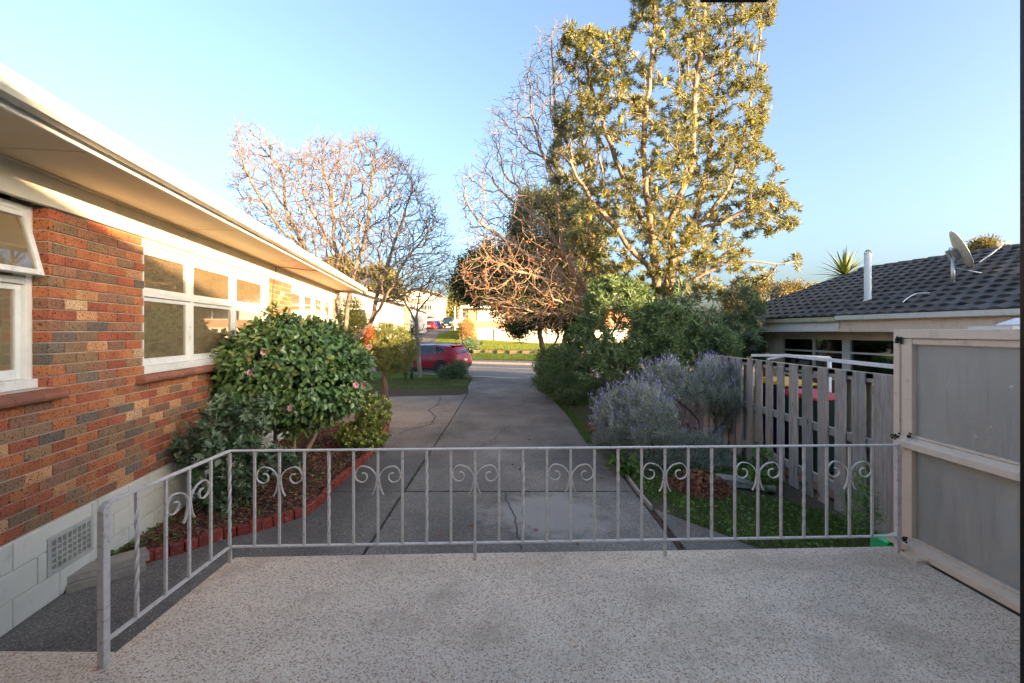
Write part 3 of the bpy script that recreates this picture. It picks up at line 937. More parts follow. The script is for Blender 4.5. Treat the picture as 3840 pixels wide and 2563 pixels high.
# green tarpaulin
b = MB(); rr = random.Random(9)
gx, gy = 12, 8; vs_ = []
for j in range(gy + 1):
    for i in range(gx + 1):
        u, v = i / gx, j / gy
        x = 2.73 + .12 * v + .3 * u; y = 3.30 + .16 * v + .1 * u
        vs_.append((x, y, .565 - .03 * u + .03 * math.sin(9 * u + 5 * v) - .1 * v))
b.add(vs_, [(j * (gx + 1) + i, j * (gx + 1) + i + 1, (j + 1) * (gx + 1) + i + 1, (j + 1) * (gx + 1) + i) for j in range(gy) for i in range(gx)], 0, True)
b.box((2.93, 3.46, .27), (.26, .2, .50), rz=.1)
m_tarp = simple('green_tarpaulin', (.02, .45, .16), (.015, .36, .13), .5, 8, .2, 40)
tag(b.build('tarpaulin', m_tarp), 'bright green tarpaulin showing below the bottom corner of the glass screen', 'tarpaulin')

# ------------------------------------------------------------------ paling fence
fence = thing('paling_fence', 'weathered grey paling fence with boards on both sides between the gardens', 'fence', (3.8, 4.3, 0))
FZ = 1.675
me_p = MB().box((0, 0, .82), (.019, .145, 1.66)).mesh('paling', m_paling, bevel=.003)
rr = random.Random(21)
L = 5.6
i = 0; y = .05
front = [4.44, 4.62, 4.90, 5.20, 5.49, 5.78, 6.07, 6.37, 6.66, 6.93, 7.20, 7.55, 7.76, 8.02, 8.28, 8.55, 8.83]
for k, yy in enumerate(front):
    o = link('paling', me_p, fence, (0 + rr.uniform(-.002, .002), yy - 4.3 + .07, .015)); o.scale = (1, rr.uniform(1.12, 1.32), FZ / 1.66 + rr.uniform(-.006, .004) - .009)
    o.rotation_euler = (rr.uniform(-.006, .006), 0, rr.uniform(-.03, .03))
yy = 4.33
while yy < 9.0:
    if 5.3 < yy < 7.3:
        yy += .285; continue
    o = link('paling', me_p, fence, (.075 + rr.uniform(-.002, .002), yy - 4.3 + .07, .01)); o.scale = (1, rr.uniform(.8, 1.0), FZ / 1.66 - .012)
    yy += .285
for z in (.22, .86, 1.56):
    for a, c in ((-.1, 2.75), (2.755, 4.75)):
        MB().mm((.0115, a, z), (.0635, c, z + .095)).build('rail', m_paling, fence, .003)
for yy in (.08, 2.75, 4.7): MB().mm((.012, yy - .045, 0), (.062, yy + .045, 1.52)).build('post', m_paling, fence, .003)
MB().mm((.0115, -.1, FZ - .075), (.0635, 4.75, FZ - .012)).build('rail', m_paling, fence, .003)

# ------------------------------------------------------------------ neighbour's house with tiled roof
NX = 7.3 + .164 * 6.6
nb = thing('neighbour_house', 'neighbouring low house with dark tiled roof beyond the paling fence', 'house', (NX, 0, 0), TH)
# local: y along the eave, x away from us; eave line x=0, z=2.42
EZ, PITCH, RUN = 2.43, math.radians(20.5), 4.0
ya, yb_ = -1.0, 13.75
W = RUN * 2
def rz(x): return EZ + math.tan(PITCH) * x
b = MB()
hx = 1.0
b.add([(0, ya, EZ - .03), (0, yb_, EZ - .03), (W, yb_, EZ - .03), (W, ya, EZ - .03), (RUN, ya + RUN * .3, rz(RUN) - .03), (RUN, yb_ - hx, rz(RUN) - .03)], [(0, 1, 5, 4), (1, 2, 5), (2, 3, 4, 5), (3, 0, 4)])
b.build('roof', m_tile, nb)
# interlocking concrete tiles
def tile_mesh():
    b = MB(); n = 10; Wt, Lt = .255, .345; vs = []
    prof = []
    for i in range(n + 1):
        t = i / n
        prof.append((t * Wt, .030 * (.5 - .5 * math.cos(t * 2 * math.pi)) ** .8))
    for s, z0 in ((0, .032), (Lt, .004)):
        for y, z in prof: vs.append((s, y, z + z0))
    for y, z in prof: vs.append((0.004, y, z * .6 - .004))
    m = n + 1
    fs = [(i, i + 1, m + i + 1, m + i) for i in range(n)] + [(2 * m + i, 2 * m + i + 1, i + 1, i) for i in range(n)]
    b.add(vs, fs, 0, False)
    return b
tb = tile_mesh()
me_tile = tb.mesh('tile', m_tile, recalc=False)
cands = []
CR = .31
for r in range(int(RUN / math.cos(PITCH) / CR) + 1):
    s = r * CR - .02
    x = s * math.cos(PITCH)
    ymax = yb_ - hx * (x / RUN) - .05
    y = 2.2 + (.1275 if r % 2 else 0)
    while y < ymax:
        wp = Matrix.Rotation(TH, 4, 'Z') @ Vector((x, y, 0)); d = wp.y
        cands.append((d if True else 0, x, y, rz(x) + .0, r)); y += .255
    # note: first entry is depth from the camera
cands.sort()
inframe = [c for c in cands if c[0] > 6.0]
few = set(id(c) for c in inframe[:300])
RM = Matrix.Rotation(-PITCH, 3, 'Y')
rr = random.Random(4)
vv, ff = [], []
for c in cands:
    if c[0] < 5.2: continue
    if id(c) in few:
        o = link('tile', me_tile, nb, (c[1], c[2], c[3])); o.rotation_euler = (rr.uniform(-.006, .006), -PITCH + rr.uniform(-.006, .006), 0)
    else:
        base = len(vv)
        for v in tb.v: q = RM @ Vector(v); vv.append((q.x + c[1], q.y + c[2], q.z + c[3] + rr.uniform(-.001, .001)))
        for f in tb.f: ff.append([base + i for i in f])
b = MB(); b.add(vv, ff); b.build('tiling', m_tile, nb, recalc=False)['kind'] = 'stuff'
me_rt = MB().tube([(0, 0, 0), (0, .40, .006)], [.10, .11], 10, flat=1).mesh('ridge_tile', m_ridge)
i = 0; y = 3.0
while y < yb_ - hx - .2:
    o = link('ridge_tile', me_rt, nb, (RUN, y, rz(RUN) - .045)); y += .38
hipv = Vector((-RUN, hx, -(rz(RUN) - EZ)))
for k in range(int(hipv.length / .38)):
    p = Vector((RUN, yb_ - hx, rz(RUN) - .045)) + hipv.normalized() * .38 * k
    o = link('ridge_tile', me_rt, nb, p); o.rotation_euler = hipv.to_track_quat('Y', 'Z').to_euler(); o.scale = (.8, 1, .8)
# gutter, fascia, soffit
b = MB(); b.extr([(-.13, EZ - .085), (-.115, EZ - .10), (-.03, EZ - .10), (0.0, EZ - .085), (0.0, EZ - .0), (-.01, EZ), (-.012, EZ - .08), (-.11, EZ - .085), (-.118, EZ - .005), (-.135, EZ - .0)], 'y', 1.5, 9.6)
b.build('gutter', m_gutter, nb)
b = MB(); b.extr([(-.13, EZ - .105), (-.115, EZ - .12), (-.03, EZ - .12), (0.0, EZ - .105), (0.0, EZ - .02), (-.01, EZ - .02), (-.012, EZ - .10), (-.11, EZ - .105), (-.118, EZ - .025), (-.135, EZ - .02)], 'y', 9.62, yb_ + .1)
b.build('gutter', simple('old_cream_gutter', (.52, .50, .36), (.40, .38, .26), .7, 5, .2, 50), nb)
b = MB(); b.mm((.002, 1.5, EZ - .33), (.024, 9.6, EZ - .03)); b.build('fascia_board', m_screen, nb)
b = MB(); b.add([(-.03, 9.61, EZ - .32), (-.03, 13.9, EZ - .345), (-.03, 13.9, EZ - .13), (-.03, 9.61, EZ - .11), (-.005, 9.61, EZ - .32), (-.005, 13.9, EZ - .345), (-.005, 13.9, EZ - .13), (-.005, 9.61, EZ - .11)], [(0, 1, 2, 3), (7, 6, 5, 4), (0, 4, 5, 1), (1, 5, 6, 2), (2, 6, 7, 3), (3, 7, 4, 0)])
b.build('fascia_board', m_white, nb)
b = MB(); b.mm((.024, 1.5, EZ - .33), (.75, 13.6, EZ - .32)); b.build('soffit', m_soffit, nb)
# wall with windows and blinds
XW = .62
b = MB(); b.mm((XW, 1.0, 0), (XW + .2, 13.0, 1.0)); b.mm((XW, 12.55, 1.0), (XW + .2, 13.0, 2.1)); b.mm((XW, 1.0, 1.0), (XW + .2, 4.6, 2.1)); b.mm((XW + .2, 12.8, 0), (7.4, 13.0, 2.1)); b.mm((7.2, 1.0, 0), (7.4, 13, 2.1)); b.mm((XW, .9, 0), (7.4, 1.0, 2.1))
b.build('wall', simple('neighbour_brick', (.22, .09, .055), (.30, .14, .09), .85, 30, .3, 60), nb)
b = MB()
for a, e in ((11.9, 12.54), (9.95, 10.15), (8.55, 8.75), (7.15, 7.27), (4.62, 4.8)): b.mm((XW - .02, a, .8), (XW + .06, e, 2.1))
b.mm((XW - .015, 4.8, 1.92), (XW + .05, 11.9, 2.1)); b.mm((XW - .015, 8.75, 1.62), (XW + .05, 11.9, 1.66)); b.mm((XW - .015, 4.8, 1.0), (XW + .05, 11.9, 1.06))
b.mm((XW - .014, 10.9, 1.06), (XW + .045, 10.96, 1.92)); b.mm((XW - .014, 7.9, 1.06), (XW + .045, 7.96, 1.92)); b.mm((XW - .014, 6.3, 1.06), (XW + .045, 6.36, 1.92)); b.mm((XW - .015, 4.8, 1.66), (XW + .05, 7.15, 1.70))
b.build('window_frame', m_cream, nb)
MB().mm((XW + .03, 4.8, 1.06), (XW + .034, 11.9, 1.92)).build('pane', m_glass_far, nb)
me_sl = MB().box((0, 0, 0), (.02, 3.9, .003), ry=.6).mesh('blind_slat', m_soffit)
for i in range(36): link('blind_slat', me_sl, nb, (XW + .075, 6.9, 1.08 + i * .0235))
b = MB(); b.mm((XW + .12, 4.8, 1.0), (XW + .14, 12, 2.0)); b.build('room_back', simple('dim_room', (.07, .06, .055), rough=.9), nb)
b = MB(); b.tube([(.33, 7.55, 0), (.33, 7.55, 2.1)], .075, 12); b.build('downpipe', m_cream, nb)
# flue with wire cowl
fl = bpy.data.objects.new('flue', MB().tube([(0, 0, -.1), (0, 0, .05), (0, 0, 1.04)], [.072, .066, .066], 20).tube([(0, 0, .0), (0, 0, .045)], [.095, .076], 20).mesh('flue', m_whitemetal))
fl.parent = nb; fl_w = Matrix.Rotation(-TH, 3, 'Z') @ (Vector((7.66, 9.8, 2.74)) - Vector((NX, 0, 0))); fl.location = fl_w; COL.objects.link(fl)
b = MB()
for k in range(6):
    a = k * math.pi / 6
    b.tube([(.064 * math.cos(a) * math.cos(t), .064 * math.sin(a) * math.cos(t), 1.04 + .085 * math.sin(t)) for t in [j * math.pi / 10 for j in range(11)]], .004, 4, caps=False)
for r_, z_ in ((.065, 1.045), (.047, 1.098)): b.tube([(r_ * math.cos(j * math.pi / 8), r_ * math.sin(j * math.pi / 8), z_) for j in range(17)], .004, 4, caps=False)
b.build('wire_cowl', m_black, fl)
b = MB(); b.box((.05, -.02, .015), (.62, .42, .012), ry=-PITCH); b.build('flashing', m_alu, fl)
# satellite dish
dp = Vector((8.5, 8.77, 2.98))
ds = thing('satellite_dish', 'lichen spotted satellite dish on a short pole on the tiled roof', 'satellite dish', dp)
b = MB(); b.tube([(0, 0, -.05), (0, 0, .58)], .033, 12); b.build('pole', m_alu, ds)
b = MB(); b.tube([(0, 0, .36), (.95, -.1, .13)], .014, 6); b.box((.98, -.1, .13), (.1, .1, .01), ry=-PITCH); b.build('brace', m_alu, ds)
n_ = Vector((.78, -.52, .40)).normalized()
dc = Vector((.13, -.04, .70))
q = n_.to_track_quat('Z', 'Y')
b = MB(); vs_ = []; rings, seg = 6, 28
for sgn in (0, 1):
    for i in range(rings + 1):
        r = i / rings
        for k in range(seg):
            a = 2 * math.pi * k / seg
            vs_.append(dc + q @ Vector((.345 * r * math.cos(a), .40 * r * math.sin(a), .07 * r * r - .07 - .012 * sgn)))
fs_ = []
for sgn in (0, 1):
    o_ = sgn * (rings + 1) * seg
    for i in range(rings):
        for k in range(seg): fs_.append((o_ + i * seg + k, o_ + i * seg + (k + 1) % seg, o_ + (i + 1) * seg + (k + 1) % seg, o_ + (i + 1) * seg + k))
for k in range(seg):
    a_ = rings * seg; b2 = (rings + 1) * seg + rings * seg
    fs_.append((a_ + k, a_ + (k + 1) % seg, b2 + (k + 1) % seg, b2 + k))
b.add(vs_, fs_, 0, True); b.build('reflector', m_lichen, ds)
b = MB(); bp = dc + q @ Vector((0, 0, -.12)); b.box(bp + Vector((.0, 0, -.03)), (.16, .14, .20), ry=-.4); b.build('bracket', m_alu, ds)
a0 = dc + q @ Vector((0, -.38, .0)); lnb = dc + Vector((.70, -.10, .09))
a0 = dc + Vector((.24, -.1, -.27))
b = MB(); b.tube([a0, lnb + Vector((-.05, 0, -.05))], .016, 6); b.build('arm', m_alu, ds)
b = MB(); b.tube([lnb + Vector((.12, 0, .03)), lnb + Vector((-.06, 0, -.0))], .028, 10); b.tube([lnb + Vector((-.05, 0, .0)), lnb + Vector((-.10, 0, -.01))], .042, 12); b.build('receiver', m_alu, ds)
b = MB(); b.tube(smooth([(-.03, 0, .55), (-.1, -.02, .66), (-.06, 0, .74), (.03, 0, .70)]), .006, 5); b.tube(smooth([lnb + Vector((.12, 0, .02)), lnb + Vector((.12, 0, -.09)), lnb + Vector((.02, 0, -.12)), lnb + Vector((-.05, 0, -.07))]), .006, 5)
b.build('cable', m_black, ds)
b = MB(); b.tube(smooth([P(3570, 1070, 8.75), P(3555, 1082, 8.72), P(3540, 1090, 8.68)]), .010, 5); b.tube(smooth([P(3498, 1100, 8.62), P(3440, 1101, 8.8), P(3405, 1118, 8.75), P(3386, 1135, 8.62)]), .010, 5)
o = b.build('cable', m_whitemetal); tag(o, 'white aerial cable looping over the dark roof tiles below the dish', 'cable')

# ------------------------------------------------------------------ things beyond the paling fence
cl = thing('clothesline', 'white metal fold-down clothesline frame just above the paling fence', 'clothesline', (4.2, 5.2, 0))
b = MB(); b.bar((.04, 1.85, 1.735), (.10, -.6, 1.70), .03, .045); b.build('front_beam', m_whitemetal, cl)
b = MB(); b.bar((.04, 1.86, 1.735), (-.17, 2.45, 1.705), .03, .04); b.bar((.04, 1.86, 1.73), (-.1, 2.1, 1.66), .02, .03); b.bar((.02, 1.85, 1.735), (.75, 1.9, 1.70), .03, .035); b.build('side_arm', m_whitemetal, cl)
b = MB()
for k in range(3): b.tube([(.14 + .13 * k, 1.85, 1.715), (.2 + .13 * k, -.6, 1.69)], .004, 4)
b.build('line_wires', m_whitemetal, cl)
b = MB(); b.tube([(.75, 1.9, 0), (.75, 1.9, 1.7)], .03, 8); b.build('post', m_whitemetal, cl)
def bin_(x, y, h, body, lid, lab):
    t = thing('wheelie_bin', lab, 'bin', (x, y, .05), .1, 'bins beyond the fence')
    b = MB(); b.add([(-.22, -.25, .03), (.22, -.25, .03), (.22, .25, .03), (-.22, .25, .03), (-.28, -.33, h), (.28, -.33, h), (.28, .33, h), (-.28, .33, h)], [(3, 2, 1, 0), (4, 5, 6, 7), (0, 1, 5, 4), (1, 2, 6, 5), (2, 3, 7, 6), (3, 0, 4, 7)])
    b.build('body', body, t, .02)
    b = MB(); b.add([(-.3, -.35, h + .005), (.3, -.35, h + .005), (.3, .36, h + .005), (-.3, .36, h + .005), (-.29, -.34, h + .05), (.29, -.34, h + .05), (.25, .3, h + .1), (-.25, .3, h + .1)], [(3, 2, 1, 0), (4, 5, 6, 7), (0, 1, 5, 4), (1, 2, 6, 5), (2, 3, 7, 6), (3, 0, 4, 7)])
    b.build('lid', lid, t, .015)
    for s in (-1, 1): MB().tube([(s * .24, .3, .1), (s * .29, .3, .1)], .1, 14).build('wheel', m_rubber, t)
m_binb = simple('bin_blue', (.010, .012, .09), rough=.45); m_bing = simple('bin_green', (.008, .03, .025), rough=.45)
bin_(4.55, 7.55, 1.18, m_binb, simple('yellow_lid', (.60, .33, .02), rough=.4), 'dark blue wheelie bin with yellow lid seen through the paling gaps')
bin_(4.5, 6.75, 1.07, m_bing, simple('red_lid', (.42, .02, .02), rough=.4), 'dark green wheelie bin with red lid behind the fence')
b = MB(); b.box((4.45, 6.15, .72), (.02, .16, 1.3), rx=.03); tag(b.build('board', m_whitemetal), 'white board leaning behind the fence beside the red lidded bin', 'board', 'white boards behind the fence')
b = MB(); b.box((4.45, 5.62, .70), (.02, .15, 1.25), rx=-.02); tag(b.build('board', m_whitemetal), 'white board leaning behind the fence nearest the glass screen', 'board', 'white boards behind the fence')
b = MB(); b.box((3.65, 3.22, 2.075), (.55, .3, .13)); b.extr([(3.5, 2.15), (3.9, 2.15), (3.8, 2.2), (3.65, 2.2)], 'y', 3.1, 3.3)
# skip: unclear white box above the screen is the vent hood of the neighbour's wall
hood = tag(b.build('extractor_hood', m_whitemetal), 'small white louvred box showing over the top rail of the glass screen', 'vent box')

# ------------------------------------------------------------------ garden bed
BP = [(-3.49, 3.9), (-3.33, 4.05), (-3.1, 4.28), (-2.90, 4.55), (-2.56, 4.83), (-2.35, 5.14), (-2.30, 5.5), (-2.36, 5.93), (-2.35, 6.74), (-2.40, 7.93), (-2.6, 9.5)]
bed = MB()
wallx = lambda y: HX - .164 * y + .02
outl = BP + [(-2.7, 9.9), (-3.4, 9.95), (wallx(9.9), 9.9), (wallx(7), 7), (wallx(3.9), 3.9)]
V2 = []
ny = 60
gv, gf = [], []
def bx1(y): return float(np.interp(y, [p[1] for p in BP] + [9.9], [p[0] for p in BP] + [-2.65]))
def bedz(u, y): return .05 + .07 * math.sin(math.pi * min(1, max(0, u))) ** .6 + .02 * mnoise.noise(Vector((u * 5, y * 1.7, 0)))
for j in range(ny + 1):
    y = 3.88 + (9.88 - 3.88) * j / ny; a, c = wallx(y), bx1(y) - .04
    for i in range(21):
        u = i / 20; gv.append((a + (c - a) * u, y, bedz(u, y)))
gf = [(j * 21 + i, j * 21 + i + 1, (j + 1) * 21 + i + 1, (j + 1) * 21 + i) for j in range(ny) for i in range(20)]
tag(np_mesh('garden_bed', [(np.array(gv), np.array(gf), 0)], m_soil, True), kind='structure')
edge = thing('bed_edging', 'red painted brick edging curving round the mulched garden bed', 'garden edging', (-2.4, 6, 0))
cum = [0]
for i in range(len(BP) - 1): cum.append(cum[-1] + (Vector(BP[i + 1]) - Vector(BP[i])).length)
def along(pts, cum, s):
    x = np.interp(s, cum, [p[0] for p in pts]); y = np.interp(s, cum, [p[1] for p in pts]); return float(x), float(y)
me_e = MB().box((0, 0, .04), (.107, .07, .125)).mesh('edging_brick', m_redbrick, bevel=.006)
s = .05; rr = random.Random(8)
while s < cum[-1]:
    x, y = along(BP, cum, s); x2, y2 = along(BP, cum, s + .05); 
    o = link('edging_brick', me_e, edge, (x + 2.4 + rr.uniform(-.006, .006), y - 6, .03 + rr.uniform(-.008, .008)))
    o.rotation_euler = (rr.uniform(-.05, .05), rr.uniform(-.04, .04), math.atan2(y2 - y, x2 - x) + rr.uniform(-.06, .06)); s += .112
x = -4.3
while x < -2.65:
    o = link('edging_brick', me_e, edge, (x + 2.4, 9.93 - 6, .02)); o.rotation_euler = (0, 0, rr.uniform(-.05, .05)); x += .112
# stone pavers by the wall
def rough_block(name, c, d, rz_, seed):
    bm = bmesh.new(); bmesh.ops.create_cube(bm, size=1); bmesh.ops.subdivide_edges(bm, edges=bm.edges, cuts=5, use_grid_fill=True)
    for v in bm.verts:
        p = Vector((v.co.x * d[0], v.co.y * d[1], v.co.z * d[2]))
        k = mnoise.noise(p * 14 + Vector((seed, 0, 0))) * .012 + mnoise.noise(p * 40 + Vector((seed, 3, 0))) * .004
        v.co = p + p.normalized() * k
    bmesh.ops.rotate(bm, verts=bm.verts, cent=(0, 0, 0), matrix=Matrix.Rotation(rz_, 3, 'Z'))
    me = bpy.data.meshes.new(name); bm.to_mesh(me); bm.free(); me.materials.append(m_stone)
    return link(name, me, None, c)
tag(rough_block('stone_slab', (-3.42, 3.84, .055), (.50, .22, .06), .78, 1), 'lower rough concrete slab on the path by the painted foundation', 'stone slab', 'stacked rough slabs')
tag(rough_block('stone_slab', (-3.44, 3.88, .118), (.52, .20, .055), .83, 5), 'upper chipped concrete slab stacked on another beside the garden bed tip', 'stone slab', 'stacked rough slabs')

# scattered chips, leaves and weeds
def scatter_quads(n, pfun, size, mat, name, label, cat, flat=.5, aspect=.45):
    P_ = np.array([pfun() for _ in range(n)])
    d = NR.normal(size=(n, 3)); d[:, 2] *= flat; d /= np.linalg.norm(d, axis=1)[:, None]
    u = NR.normal(size=(n, 3)) * .5; u[:, 2] += 1; sdd = np.cross(d, u); sdd /= np.linalg.norm(sdd, axis=1)[:, None]
    Ls = size * NR.uniform(.5, 1.4, n)[:, None]; up = np.cross(sdd, d)
    V = np.stack([P_ - d * Ls / 2, P_ - sdd * Ls * aspect / 2 + up * Ls * .12, P_ + d * Ls / 2, P_ + sdd * Ls * aspect / 2 + up * Ls * .12, P_ + up * Ls * .02], 1).reshape(-1, 3)
    i = np.arange(n)[:, None] * 5
    Fc = np.concatenate([i + np.array([[0, 1, 4]]), i + np.array([[1, 2, 4]]), i + np.array([[2, 3, 4]]), i + np.array([[3, 0, 4]])])
    o = np_mesh(name, [(V, Fc, 0)], mat)
    return tag(o, label, cat, kind='stuff')
def bedp():
    y = R.uniform(3.9, 9.8); u = R.random(); a, c = wallx(y), bx1(y) - .05
    return (a + (c - a) * u, y, bedz(u, y) + R.uniform(.0, .015))
scatter_quads(14000, bedp, .05, m_bark_chip, 'bark_mulch', 'brown bark chips covering the garden bed', 'mulch', .25)
def pilep(cx, cy, rx, ry, h):
    def f():
        while True:
            a, c = R.uniform(-1, 1), R.uniform(-1, 1); r = math.hypot(a, c)
            if r < 1: return (cx + a * rx, cy + c * ry, .02 + h * (1 - r * r) * R.uniform(.75, 1.05))
    return f
scatter_quads(2600, pilep(2.50, 6.05, .42, .45, .20), .085, m_deadleaf, 'leaf_pile', 'heap of brown fallen leaves on the garden strip in front of the lavender', 'leaf pile', .6, .6)
scatter_quads(900, pilep(1.85, 9.6, .35, .7, .10), .08, m_deadleaf, 'leaf_pile', 'low patch of brown leaves under the shrubs beside the driveway curve', 'leaf pile', .5, .6)
def drp():
    return (R.uniform(-2.2, 1.5), R.uniform(3.2, 19) ** 1.0, .036)
scatter_quads(130, drp, .05, m_deadleaf, 'fallen_leaves', 'few dry leaves scattered over the driveway', 'leaves', .1, .5)

def grass(n, pfun, h, w, mat, name, label, cat, lean=.5):
    P_ = np.array([pfun() for _ in range(n)])
    hh = h * NR.uniform(.5, 1.3, n)[:, None]
    a = NR.uniform(0, 2 * np.pi, n); z = np.zeros(n)
    dr = np.stack([np.cos(a), np.sin(a), z], 1); sdd = np.stack([-np.sin(a), np.cos(a), z], 1) * w / 2
    ln = dr * NR.uniform(.1, 1, n)[:, None] * lean; up = np.array([0, 0, 1.0])
    m1 = P_ + up * hh * .55 + ln * hh * .3; tip = P_ + up * hh + ln * hh
    V = np.stack([P_ - sdd, P_ + sdd, m1 + sdd * .8, m1 - sdd * .8, tip], 1).reshape(-1, 3)
    i = np.arange(n)[:, None] * 5
    Fq = i + np.array([[0, 1, 2, 3]]); Ft = i + np.array([[3, 2, 4]])
    me_parts = [(V, Fq, 0)]
    o = np_mesh2(name, V, [Fq, Ft], mat)
    return tag(o, label, cat, kind='stuff')
def np_mesh2(name, V, Fs, mats, mis=None, smooth=False, parent=None):
    mis = mis or [0] * len(Fs)
    parts = [(V, Fs[0], mis[0])] + [(np.zeros((0, 3)), f - len(V), m) for f, m in zip(Fs[1:], mis[1:])]
    return np_mesh(name, parts, mats, smooth, parent)
def gardp():
    while True:
        y = R.uniform(4.3, 20.3) if R.random() < .35 else R.uniform(4.3, 8); xl = float(np.interp(y, [4.3, 4.7, 5.0, 5.3, 6.9], [2.36, 2.14, 1.92, 1.68, 1.62])) if y < 6.9 else ex(y) + .02
        x = R.uniform(xl, 3.75)
        if math.hypot((x - 2.5) / .42, (y - 6.05) / .45) < .9: continue
        if mnoise.noise(Vector((x * 1.5, y * 1.1, 3))) + R.uniform(-.3, .3) > -.12: return (x, y, .012)
grass(34000, gardp, .06, .005, m_blade, 'grass_tufts', 'short green grass and weeds over the garden strip by the paling fence', 'grass', .9)
def edgep():
    y = R.uniform(6.5, 20); return (ex(y) + abs(R.gauss(0, .11)), y, .012)
grass(9000, edgep, .09, .008, m_blade, 'grass_fringe', 'green grass fringe along the curved driveway edge', 'grass', .9)
scatter_quads(3000, lambda: (lambda p: (p[0], p[1], R.uniform(.02, .06)))(gardp()), .042, m_weed, 'weeds', 'low broadleaf weeds in the garden strip', 'weeds', .3, .8)
def lawnp():
    while True:
        y = R.uniform(14.3, 20.6); xr = np.interp(y, [14.3, 15.2, 17.5, 20.5], [-2.9, -1.75, -1.72, -1.78]); x = R.uniform(-9.5, xr)
        if y > 20.6 + -.4 * 0: continue
        n_ = mnoise.noise(Vector((x * .8, y * .9, 1)))
        if n_ + R.uniform(-.25, .25) + (y - 17.3) * .2 > 0: return (x, y, 0)
grass(34000, lawnp, .045, .012, m_flawn, 'front_lawn_grass', 'patchy shaded grass of the front lawn left of the driveway', 'grass', .8)
def vergep():
    x = R.uniform(-4.5, 7); s = R.uniform(31.45, 34.1); y = s - .4 * x; return (x, y, H(x, y) - .02)
grass(26000, vergep, .09, .03, m_blade, 'verge_grass', 'green grass verge between the footpath and the timber retaining wall', 'grass', .8)
def farlp():
    while True:
        x = R.uniform(-4.0, 9); y = R.uniform(35, 47)
        if y + .4 * x > 34.9: return (x, y, H(x, y) - .02)
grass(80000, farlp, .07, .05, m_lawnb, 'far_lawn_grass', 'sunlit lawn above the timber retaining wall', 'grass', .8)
def bankp():
    while True:
        y = R.uniform(36, 72); xr = np.interp(y, [36, 72], [-4.3, -6.8]); xl = np.interp(y, [33.5, 44, 60, 75], [-6.2, -7.6, -9.6, -9.2]); x = R.uniform(xl, xr); return (x, y, H(x, y) - .02)
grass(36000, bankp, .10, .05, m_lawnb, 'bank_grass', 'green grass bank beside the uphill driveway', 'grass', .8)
# grass growing in mulch
scatter_quads(500, lambda: (lambda p: (p[0], p[1], p[2] + .03))(bedp()), .05, m_weed, 'weeds', 'tiny green weeds sprouting through the bark mulch', 'weeds', .5, .5)

# old log
log = thing('log', 'old grey split log lying among weeds by the paling fence', 'log', (3.0, 6.05, .02), -.45)
b = MB(); vs_ = []; nn_, kk = 22, 12
for i in range(nn_ + 1):
    t = i / nn_; r = .085 * (.55 + .45 * math.sin(math.pi * min(1, t * 1.2 + .1))) 
    for k in range(kk):
        a = 2 * math.pi * k / kk; rr_ = r * (1 + .25 * mnoise.noise(Vector((k * .9, t * 2.5, 2))))
        vs_.append((-.42 + .85 * t, .05 * math.sin(t * 4) + rr_ * math.cos(a), .06 + rr_ * math.sin(a)))
b.add(vs_, [(i * kk + k, i * kk + (k + 1) % kk, (i + 1) * kk + (k + 1) % kk, (i + 1) * kk + k) for i in range(nn_) for k in range(kk)] + [tuple(range(kk)), tuple(nn_ * kk + k for k in range(kk))])
b.build('wood', m_paling, log)


